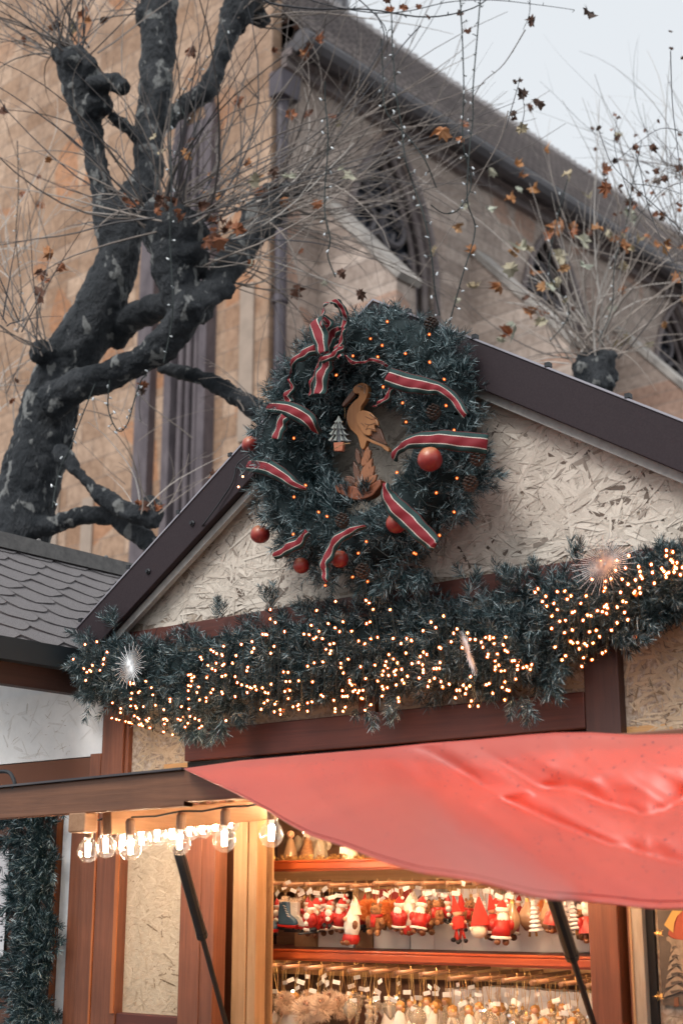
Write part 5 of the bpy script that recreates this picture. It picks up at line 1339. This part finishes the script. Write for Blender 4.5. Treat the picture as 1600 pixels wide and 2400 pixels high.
for row,lst in ((0,UPX),(1,LPX)):
    for (x,y) in lst:
        a=HP(x,y,-.13); e=Vector((a.x+.012,.51,a.z+.012)); mb=MB(); mb.tube([a,e],.0068,10); mb.ball(a,.0085,8,sy=.5)
        obj('peg',mb,M_pine_y,shf); pegs.append((row,a,e))
M_strip_fill=glow('fill_strip_glow',(1,.72,.46),26)  # unseen glowing strips added behind the shelf edges to brighten the cartons
for z in (1.500,1.785):
    mb=MB(); mb.box(-.74,1.10,.172,.180,z-.030,z-.024); obj('fill_light_strip',mb,M_strip_fill,shf)
PROT={}
def proto_of(kind):
    if kind in PROT: return PROT[kind]
    t=thing(kind,'x','ornament',HUT,(0,0,0)); nm=t.name
    top=-.058; jt=random.Random(len(kind)*7+ord(kind[0]))
    def o(name,mb,m,smooth=True,bevel=0): return obj(name,mb,m,t,smooth=smooth,bevel=bevel)
    B=lambda: MB()
    if kind in('glass_icicle','glass_drop','angel_figure','feather_ball'): top=-.092
    s_=B(); s_.tube([(-.004,.002,.0),(-.006,0,top*.5),(-.001,0,top)],.0008,4); s_.tube([(.004,.002,.0),(.006,0,top*.5),(.001,0,top)],.0008,4); s_.tube([(-.004,.002,0),(0,0,.009),(.004,0,0)],.0008,4)
    obj('hanging_string',s_,M_gold if top<-.08 else M_jute,t)
    tz=jt.uniform(-.050,-.024) if top>-.08 else jt.uniform(-.080,-.040); tx=jt.uniform(-.004,.004); g=B(); g.obox((tx-.012,-.003,tz+jt.uniform(-.003,.003)),(tx+.012,-.003,tz+jt.uniform(-.003,.003)),.0014,.013); obj('price_tag',g,M_tagp,t,bevel=.001)
    z=top
    if kind=='santa_figure':
        b=B(); b.lathe([(.001,z-.095),(.024,z-.092),(.028,z-.07),(.022,z-.045),(.012,z-.035)],n=12); b.ball((-.026,-.004,z-.058),.010,8,sz=1.5); b.ball((.026,-.004,z-.058),.010,8,sz=1.5); o('red_coat',b,M_red)
        b=B(); b.ball((0,-.003,z-.030),.016,10); o('face',b,M_skin)
        b=B(); b.ball((0,-.012,z-.043),.017,10,sz=1.25,sy=.6); b.lathe([(.017,-.006),(.020,0),(.017,.006)],(0,-.002,z-.018),12); b.ball((.012,0,z+.004),.006,8); b.lathe([(.027,-.004),(.030,0),(.027,.004)],(0,0,z-.092),12); o('beard_and_trim',b,M_wht)
        b=B(); b.lathe([(.017,z-.016),(.012,z-.002),(.003,z+.008)],n=12); o('hat',b,M_felt)
        b=B(); b.ball((-.012,-.004,z-.103),.010,8,sy=1.4); b.ball((.012,-.004,z-.103),.010,8,sy=1.4); o('boots',b,M_boot)
    elif kind=='gnome_figure':
        b=B(); b.lathe([(.002,z-.10),(.022,z-.094),(.030,z-.07),(.026,z-.04),(.012,z-.015),(.003,z-.005)],n=14,sy=.8); o('long_beard',b,M_wht)
        b=B(); b.ball((0,-.024,z-.045),.007,8); o('nose',b,M_skin)
        b=B(); b.lathe([(.001,z-.118),(.022,z-.115),(.028,z-.100),(.024,z-.088)],n=14); o('base',b,M_red)
        b=B(); b.lathe([(.027,z-.030),(.024,z-.026),(.016,z-.006),(.007,z+.012),(.001,z+.020)],(.0,.006,0),n=12,sy=.8); o('hat',b,M_cream); 
        for sx in (-1,1):
            b=B(); b.ball((sx*.028,-.004,z-.06),.009,8,sz=1.5); o('mitten',b,M_boot)
            b=B(); b.ball((sx*.012,-.018,z-.112),.009,8,sy=1.4); o('shoe',b,M_boot)
    elif kind=='skier_figure':
        b=B(); b.ball((0,0,z-.055),.020,10,sz=1.2); b.ball((-.02,-.006,z-.05),.008,8,sz=1.4); b.ball((.02,-.006,z-.05),.008,8,sz=1.4); b.lathe([(.012,z-.022),(.008,z-.006),(.001,z+.004)],n=10); o('red_suit',b,M_red)
        b=B(); b.ball((0,-.004,z-.030),.012,8); o('face',b,M_skin)
        b=B(); b.ball((0,-.014,z-.042),.012,8); b.ball((0,-.018,z-.062),.009,6); b.lathe([(.013,-.004),(.015,0),(.013,.004)],(0,0,z-.02),10); o('beard',b,M_wht)
        b=B(); b.box(-.012,-.005,-.045,.035,z-.092,z-.088); b.box(.005,.012,-.045,.035,z-.092,z-.088); b.ball((-.009,0,z-.082),.008,6,sy=1.4); b.ball((.009,0,z-.082),.008,6,sy=1.4); o('skis',b,M_black)
    elif kind in('blue_skate','white_skate'):
        bm_=M_blue if kind=='blue_skate' else M_wht
        b=B(); b.prism([(-.020,z-.010),(.014,z-.010),(.016,z-.055),(.040,z-.072),(.048,z-.084),(.046,z-.092),(-.026,z-.092),(-.026,z-.06)],-.013,.013); o('boot',b,bm_,False,.005)
        b=B(); b.prism([(-.030,z-.092),(.050,z-.092),(.044,z-.102),(-.028,z-.100)],-.014,.014); o('sole',b,M_red,False,.002)
        b=B(); b.prism([(-.038,z-.112),(.060,z-.112),(.056,z-.104),(.048,z-.108),(-.034,z-.106)],-.002,.002); b.box(-.022,-.016,-.002,.002,z-.108,z-.100); b.box(.030,.036,-.002,.002,z-.108,z-.100); o('blade',b,M_black,False)
        q=B(); 
        for k in range(5): q.tube([(-.002+.004*k,-.0145,z-.022-.009*k),(.010+.004*k,-.0145,z-.026-.009*k)],.0012,4)
        o('laces',q,M_wht)
        Pn=np.zeros((26,3)); Pn[:,2]=z-.006; Pn[:,0]=rng.uniform(-.018,.014,26); Dn=rng.normal(size=(26,3)); 
        obj('fur_cuff',needles(Pn,Dn,np.full(26,.012),n=16,nl=.013,nw=.0014,spread=1.2),M_fluffw,t)
    elif kind in('feather_bird','feather_ball'):
        r_=.028; Dn=nrm(rng.normal(size=(70,3))); Pn=Dn*.008+np.array([0,0,z-.035])
        obj('feathers',needles(Pn,Dn,np.full(70,r_*.9),n=34,nl=.020,nw=.0011,spread=.8),M_fluffo if kind=='feather_bird' else M_fluffw,t)
        b=B(); b.ball((0,-.010,z-.012),.010,8); o('head',b,M_bear if kind=='feather_bird' else M_boot)
        b=B(); b.lathe([(.004,0),(.0001,.010)],(0,-.018,z-.013),6,axis=(0,-1,0)); o('beak',b,M_skin)
    elif kind=='bear_figure':
        b=B(); b.ball((0,0,z-.065),.024,10,sz=1.15,bump=.1); b.ball((0,-.004,z-.028),.017,10,bump=.1)
        for sx in(-1,1): b.ball((sx*.014,0,z-.012),.006,6); b.ball((sx*.025,-.008,z-.058),.009,8,sz=1.4); b.ball((sx*.014,-.014,z-.092),.010,8)
        b.ball((0,-.020,z-.032),.007,6); o('fur',b,M_bear)
        b=B(); b.lathe([(.018,-.004),(.021,0),(.018,.005)],(0,0,z-.043),12); b.box(-.004,.010,-.026,-.018,z-.075,z-.045); o('scarf',b,M_red)
        b=B(); b.ball((0,-.027,z-.030),.0025,6); b.ball((-.006,-.019,z-.023),.002,6); b.ball((.006,-.019,z-.023),.002,6); o('eyes_and_nose',b,M_black)
    elif kind=='elf_figure':
        b=B(); b.lathe([(.018,z-.075),(.020,z-.06),(.012,z-.040)],n=10); b.lathe([(.014,z-.028),(.009,z-.008),(.002,z+.018)],n=10); b.tube([(-.008,0,z-.075),(-.010,-.004,z-.108)],.004,6); b.tube([(.008,0,z-.075),(.012,-.004,z-.108)],.004,6); o('red_costume',b,M_felt)
        b=B(); b.ball((0,-.002,z-.032),.012,8); b.ball((-.02,-.008,z-.06),.005,6); b.ball((.02,-.008,z-.06),.005,6); o('face_and_hands',b,M_skin)
        b=B(); b.ball((-.010,-.008,z-.110),.007,6,sy=1.6); b.ball((.012,-.008,z-.110),.007,6,sy=1.6); o('shoes',b,M_black)
    elif kind=='felt_hat_gnome':
        b=B(); b.lathe([(.030,z-.072),(.024,z-.045),(.012,z-.012),(.003,z+.012)],n=14); o('tall_hat',b,M_felt)
        b=B(); b.ball((0,-.006,z-.085),.025,12,sz=.9); b.ball((0,-.030,z-.080),.007,8); o('head',b,M_cream)
    elif kind=='amber_pear':
        b=B(); b.lathe([(.0005,z-.088),(.012,z-.085),(.026,z-.065),(.030,z-.050),(.024,z-.032),(.011,z-.012),(.006,z-.002)],n=16); o('glass_body',b,M_pear)
        b=B(); b.lathe([(.007,z-.004),(.007,z+.005),(.002,z+.007)],n=10); o('cap',b,M_gold)
    elif kind=='silver_tree':
        b=B()
        for k in range(7): r_=.007+.0028*k; zz=z-.010-.013*k; b.lathe([(.003,zz+.008),(r_,zz-.002),(r_*.9,zz-.007),(.003,zz-.006)],n=14)
        o('tiers',b,M_silver); b=B(); b.tube([(0,0,z-.095),(0,0,z-.11)],.004,6); o('stem',b,M_gold)
    elif kind=='snowman_figure':
        b=B(); b.ball((0,0,z-.022),.016,12); b.lathe([(.017,z-.014),(.015,z+.002),(.010,z+.010),(.001,z+.012)],n=12); o('white_head',b,M_wht)
        b=B(); b.lathe([(.030,z-.082),(.026,z-.06),(.015,z-.036)],n=14); b.ball((-.024,-.004,z-.054),.009,8,sz=1.6); b.ball((.024,-.004,z-.054),.009,8,sz=1.6); o('red_coat',b,M_red)
        b=B(); b.tube([(-.010,0,z-.08),(-.010,0,z-.100)],.007,8); b.tube([(.010,0,z-.08),(.010,0,z-.100)],.007,8); b.ball((-.011,-.005,z-.103),.009,8,sy=1.3,sz=.7); b.ball((.011,-.005,z-.103),.009,8,sy=1.3,sz=.7); o('brown_boots',b,M_boot)
        b=B(); b.lathe([(.0001,0),(.003,.001),(.0005,.012)],(0,-.015,z-.022),6,axis=(0,-1,0)); o('nose',b,M_fluffo)
    elif kind=='grey_stocking':
        b=B(); b.tube(smooth_path([(.014,0,z-.022),(.012,0,z-.006),(0,0,z+.0),(-.010,0,z-.012),(-.010,0,z-.04),(-.008,0,z-.075)]),.010,10); o('grey_leg',b,M_greyg)
        b=B(); b.lathe([(.0001,z-.118),(.014,z-.115),(.013,z-.098),(.010,z-.075)],(-.008,0,0),12); o('foot',b,M_pear)
    elif kind=='angel_figure':
        b=B(); b.lathe([(.034,z-.105),(.026,z-.075),(.014,z-.035),(.006,z-.024)],n=14); o('white_gown',b,M_wht)
        b=B(); b.ball((0,-.001,z-.014),.011,10); o('face',b,M_skin)
        b=B(); b.ball((0,.004,z-.011),.014,10,bump=.3); b.ball((-.008,.004,z-.024),.008,8); b.ball((.008,.004,z-.024),.008,8); o('golden_hair',b,M_hair)
        b=B(); b.prism([(0,z-.03),(.030,z-.012),(.036,z-.035),(.020,z-.06)],.008,.010); b.prism([(0,z-.03),(-.030,z-.012),(-.036,z-.035),(-.020,z-.06)],.008,.010); o('wings',b,M_ice,False)
    elif kind=='glass_icicle':
        b=B(); vs=[]
        prof=[(.0105*(1-k/17)*(1+.35*math.sin(k*1.9)),z-.004-.007*k) for k in range(17)]; b.lathe([(max(.0005,r_),zz) for r_,zz in prof],n=7,sx=1.25); o('twisted_glass',b,M_ice,False)
        b=B(); b.lathe([(.004,z-.006),(.004,z+.003),(.001,z+.005)],n=8); o('cap',b,M_gold)
    elif kind=='glass_drop':
        b=B(); b.lathe([(.0005,z-.078),(.008,z-.070),(.021,z-.05),(.025,z-.036),(.020,z-.020),(.007,z-.008),(.004,z-.002)],n=9); o('faceted_glass',b,M_ice,False)
        b=B(); b.lathe([(.005,z-.004),(.005,z+.004),(.001,z+.006)],n=8); o('cap',b,M_gold)
    PROT[kind]=[t,False]; return PROT[kind]
DESC={'santa_figure':'red coated white bearded santa figure','gnome_figure':'long bearded white gnome','skier_figure':'little red santa on black skis','blue_skate':'blue ice skate with a fur cuff','white_skate':'white ice skate with a fur cuff','feather_bird':'fluffy orange feather bird','feather_ball':'fluffy cream feather bird','bear_figure':'brown bear in red scarf','elf_figure':'slim red elf','felt_hat_gnome':'gnome head in tall red hat','amber_pear':'amber glass pear','silver_tree':'silver tree','snowman_figure':'snowman in a red coat','grey_stocking':'hooked grey stocking','angel_figure':'white gowned angel with golden hair','glass_icicle':'twisted clear glass icicle','glass_drop':'clear faceted glass drop'}
ORD=['first','second','third','fourth','fifth','sixth','seventh','eighth','ninth','tenth','eleventh','twelfth','thirteenth','fourteenth']
SEQ=['front','second','third','fourth','fifth','rearmost']
def hang(kind,p,rz,sc_,row,pi,k):
    pr=proto_of(kind)
    if not pr[1]: t=pr[0]; pr[1]=True
    else: t=copy_tree(pr[0])
    t.matrix_world=HUT@Matrix.Translation(Vector(p))@Matrix.Rotation(rz,4,'Z')@Matrix.Rotation(random.uniform(-.16,.16),4,'Y')@Matrix.Rotation(random.uniform(-.14,.14),4,'X')@Matrix.Diagonal((sc_,sc_,sc_,1))
    t['label']=f"{DESC[kind]}, {SEQ[k]} on the {ORD[pi]} {'upper' if row==0 else 'lower'} peg from the left"
    for ch in t.children:
        if ch.name.startswith('price_tag'): ch.location.z+=random.uniform(-.022,.018); ch.location.x+=random.uniform(-.006,.006); ch.rotation_euler=(0,random.uniform(-.5,.5),random.uniform(-.8,.8)); ch.location.y-=.002
    t['group']='ornaments hanging on the upper pegs' if row==0 else 'ornaments hanging on the lower pegs'
UK=[['blue_skate','skier_figure','skier_figure'],['blue_skate','white_skate','skier_figure','santa_figure'],['skier_figure','santa_figure','skier_figure','santa_figure'],['skier_figure','santa_figure','skier_figure','elf_figure'],['gnome_figure','feather_bird','feather_bird','bear_figure'],['bear_figure','feather_bird','bear_figure','gnome_figure'],['santa_figure','gnome_figure','bear_figure','bear_figure'],['santa_figure','bear_figure','skier_figure','elf_figure'],['elf_figure','elf_figure','bear_figure','silver_tree'],['felt_hat_gnome','elf_figure','santa_figure','santa_figure'],['santa_figure','amber_pear','amber_pear','silver_tree'],['silver_tree','amber_pear','santa_figure','silver_tree'],['snowman_figure','silver_tree','bear_figure','elf_figure'],['snowman_figure','grey_stocking','santa_figure','bear_figure']]
ui=li=0
for (row,a,e) in pegs:
    L_=(e-a)
    if row==0:
        EXT=['bear_figure','amber_pear','silver_tree','skier_figure','feather_bird','grey_stocking']
        for k,kd in enumerate((UK[ui]+[EXT[ui%6],EXT[(ui*2+1)%6],EXT[(ui+3)%6]])[:6]):
            p=a+L_*((.04+.155*k)); p=p+Vector((random.uniform(-.004,.004),0,.007)); hang(kd,p,random.uniform(-.6,.9),random.uniform(.86,1.10),0,ui,k)
        ui+=1
    else:
        for k in range(5):
            if li<4: kd=random.choice(['feather_ball','angel_figure','glass_drop','feather_ball']) if k<3 else 'glass_icicle'
            elif li<8: kd=random.choice(['angel_figure','angel_figure','glass_drop','glass_icicle'])
            else: kd=random.choice(['glass_icicle','glass_drop','glass_icicle','glass_drop','angel_figure'])
            p=a+L_*(.04+.16*k)+Vector((random.uniform(-.004,.004),0,.007)); hang(kd,p,random.uniform(-.9,.9),random.uniform(.9,1.2),1,li,k)
        li+=1
# boxes and cartons at the back of the shelves
M_card=speckled('brown_cardboard',(.30,.17,.09),(.38,.23,.13),20,.9); M_wbox=mat('white_carton',(.80,.80,.80),.7); M_rbox=mat('red_paper_box',(.40,.04,.03),.6)
def pbox(x0,y0,x1,y1,D,dep,m,label,name='box',lid=True):
    a=HP(x0,y1,D); b=HP(x1,y0,D); mb=MB(); mb.box(a.x,b.x,-D,-D+dep,a.z,b.z)
    t=thing(name,label,'box',HUT,((a.x+b.x)/2,-D,a.z),'cartons at the back of the shelves'); obj('carton',mb,m,t,bevel=.002)
    if lid:
        m2=MB(); m2.box(a.x-.001,b.x+.001,-D-.0015,-D+dep+.001,b.z-.03,b.z+.002); obj('lid',m2,m,t,bevel=.001)
for x0,y0,x1,y1,m,lab in ((690,2105,742,2225,M_card,'brown carton behind the ski santas'),(745,2120,828,2226,M_wbox,'white carton standing beside a brown carton'),(832,2090,872,2227,M_card,'narrow brown carton left of the red box'),(875,2085,960,2120,M_rbox,'flat red box lying on top behind the orange bird')):
    pbox(x0,y0,x1,y1,-.42 if m!=M_rbox else -.40,.08,m,lab)
for i,(x0,x1,yt) in enumerate(((875,958,2122),(962,1015,2085),(1018,1078,2092),(1082,1150,2084),(1154,1215,2098),(1219,1290,2090),(1294,1350,2086),(1354,1420,2094))):
    pbox(x0,yt,x1,2232,-.42,.08,M_wbox,f"white carton, {ORD[i]} of the row of tall white cartons from the left")
for i,(x0,x1,yt,m) in enumerate(((640,720,2335,M_card),(1045,1130,2322,M_wbox),(1134,1230,2318,M_wbox),(1234,1330,2326,M_wbox),(1334,1420,2330,M_wbox))):
    pbox(x0,yt,x1,2440,-.42,.1,m,f"{'brown' if m==M_card else 'white'} carton under the lower pegs, {ORD[i]} from the left")
# goods on the top shelf
t=thing('tinsel','gold tinsel lying along the front of the top shelf','tinsel',HUT,(-.3,.2,1.785))
Pn=np.stack([rng.uniform(-.7,.3,160),rng.uniform(.155,.19,160),np.full(160,1.787)],1); Dn=rng.normal(size=(160,3)); Dn[:,2]=np.abs(Dn[:,2])*.6
obj('strands',needles(Pn,Dn,np.full(160,.015),n=16,nl=.012,nw=.0016,spread=1.1),M_gold,t)
for i,(px,k) in enumerate(((672,'a'),(712,'a'),(742,'a'),(812,'a'))):
    q=HP(px,2000,-.27); c=Vector((q.x,.29,1.786)); t=thing('shelf_figure',f"{('amber','brown','clear','cream')[i]} angel figurine with pale wings standing on the top shelf",'figurine',HUT,c,'figurines on the top shelf')
    b=MB(); b.lathe([(.03,0),(.024,.03),(.012,.07),(.006,.08)],c,12); obj('gown',b,(M_pear,M_bear,M_ice,M_cream)[i],t,smooth=True); b=MB(); b.ball(c+Vector((0,0,.092)),.014,10); obj('head',b,M_skin,t,smooth=True)
    b=MB(); b.ball(c+Vector((-.022,.012,.062)),.02,8,sy=.3,sz=1.4); b.ball(c+Vector((.022,.012,.062)),.02,8,sy=.3,sz=1.4); obj('wings',b,M_ice,t,smooth=True)
q=HP(806,1992,-.17); t=thing('price_card','small white price card standing on the top shelf','card',HUT,q); mb=MB(); mb.obox(q+Vector((-.018,0,.0)),q+Vector((.018,0,-.004)),.001,.022); obj('card',mb,M_tagp,t)

# painted Christmas board at the right edge of the stall
M_slateb=speckled('slate_board',(.075,.06,.05),(.12,.10,.085),14,.8,.2); M_patch=mat('yellow_patch',(.50,.30,.08),.7); M_hatred=speckled('painted_rust_red',(.30,.06,.03),(.36,.08,.04),30,.7); M_beardp=speckled('painted_cream',(.22,.175,.13),(.32,.26,.20),60,.8)
pb=thing('painted_board','dark board painted with a red hat and a snowy fir at the right edge','sign',HUT,(1.2,-.01,1.45))
def pp(name,pts,m,dy,par=None):
    mb=MB(); mb.prism([(HP(x,y,.012).x,HP(x,y,.012).z) for x,y in pts],-.013-dy,-.012-dy+.0006); return obj(name,mb,m,par or pb)
a=HP(1537,2095,.01); b=HP(1700,2358,.01); mb=MB(); mb.box(a.x,b.x+.1,-.012,-.001,HP(1600,2358,.01).z,2.0); obj('board',mb,M_slateb,pb)
def zb(x,y): return (1350+x/6.272,2080+y/6.272)
pp('painted_hat',[zb(*p) for p in ((1345,690),(1370,600),(1440,560),(1430,660),(1440,480),(1500,380),(1570,340),(1900,340),(1900,780),(1500,770),(1400,740))],M_hatred,.0006)
pp('painted_patch',[zb(*p) for p in ((1410,340),(1560,345),(1480,420),(1440,520),(1425,665),(1290,550))],M_patch,.0014)
pp('painted_beard',[zb(*p) for p in ((1320,740),(1345,720),(1420,755),(1560,775),(1900,780),(1900,1300),(1560,1250),(1480,1000),(1400,850),(1370,800),(1330,780))],M_beardp,.0010)
for k in range(6):
    y=830+k*130; hw=60+k*26; cx=1440+k*8
    pts=[(cx,y-60),(cx+hw*.6,y+10),(cx+hw*1.6,y+60),(cx+hw,y+95),(cx+hw*.3,y+50),(cx-hw*.3,y+90),(cx-hw,y+130),(cx-hw*.9,y+70),(cx-hw*.4,y)]
    pp('painted_fir_tier',[zb(*p) for p in pts],M_beardp if True else 0,.0016+.0002*k)
    pts=[(cx-hw*.5,y+40),(cx+hw*.2,y+20),(cx+hw*.9,y+50),(cx+hw*.2,y+45),(cx-hw*.4,y+80)]
    pp('painted_shadow_stroke',[zb(*p) for p in pts],M_slateb,.0030+.0002*k)
pp('painted_trunk',[zb(*p) for p in ((1440,1620),(1500,1610),(1505,1750),(1435,1755))],M_boot,.001)
for (cx,cy) in ((1210,670),(1215,1600)):
    mb=MB()
    for k in range(10):
        an=k*.628; r_=75 if k%2 else 50; a=HP(*zb(cx,cy),.0145); b=HP(*zb(cx+r_*math.cos(an),cy+r_*math.sin(an)),.0145); mb.tube([a,b],.0007,3)
    obj('painted_star',mb,M_gold,pb)
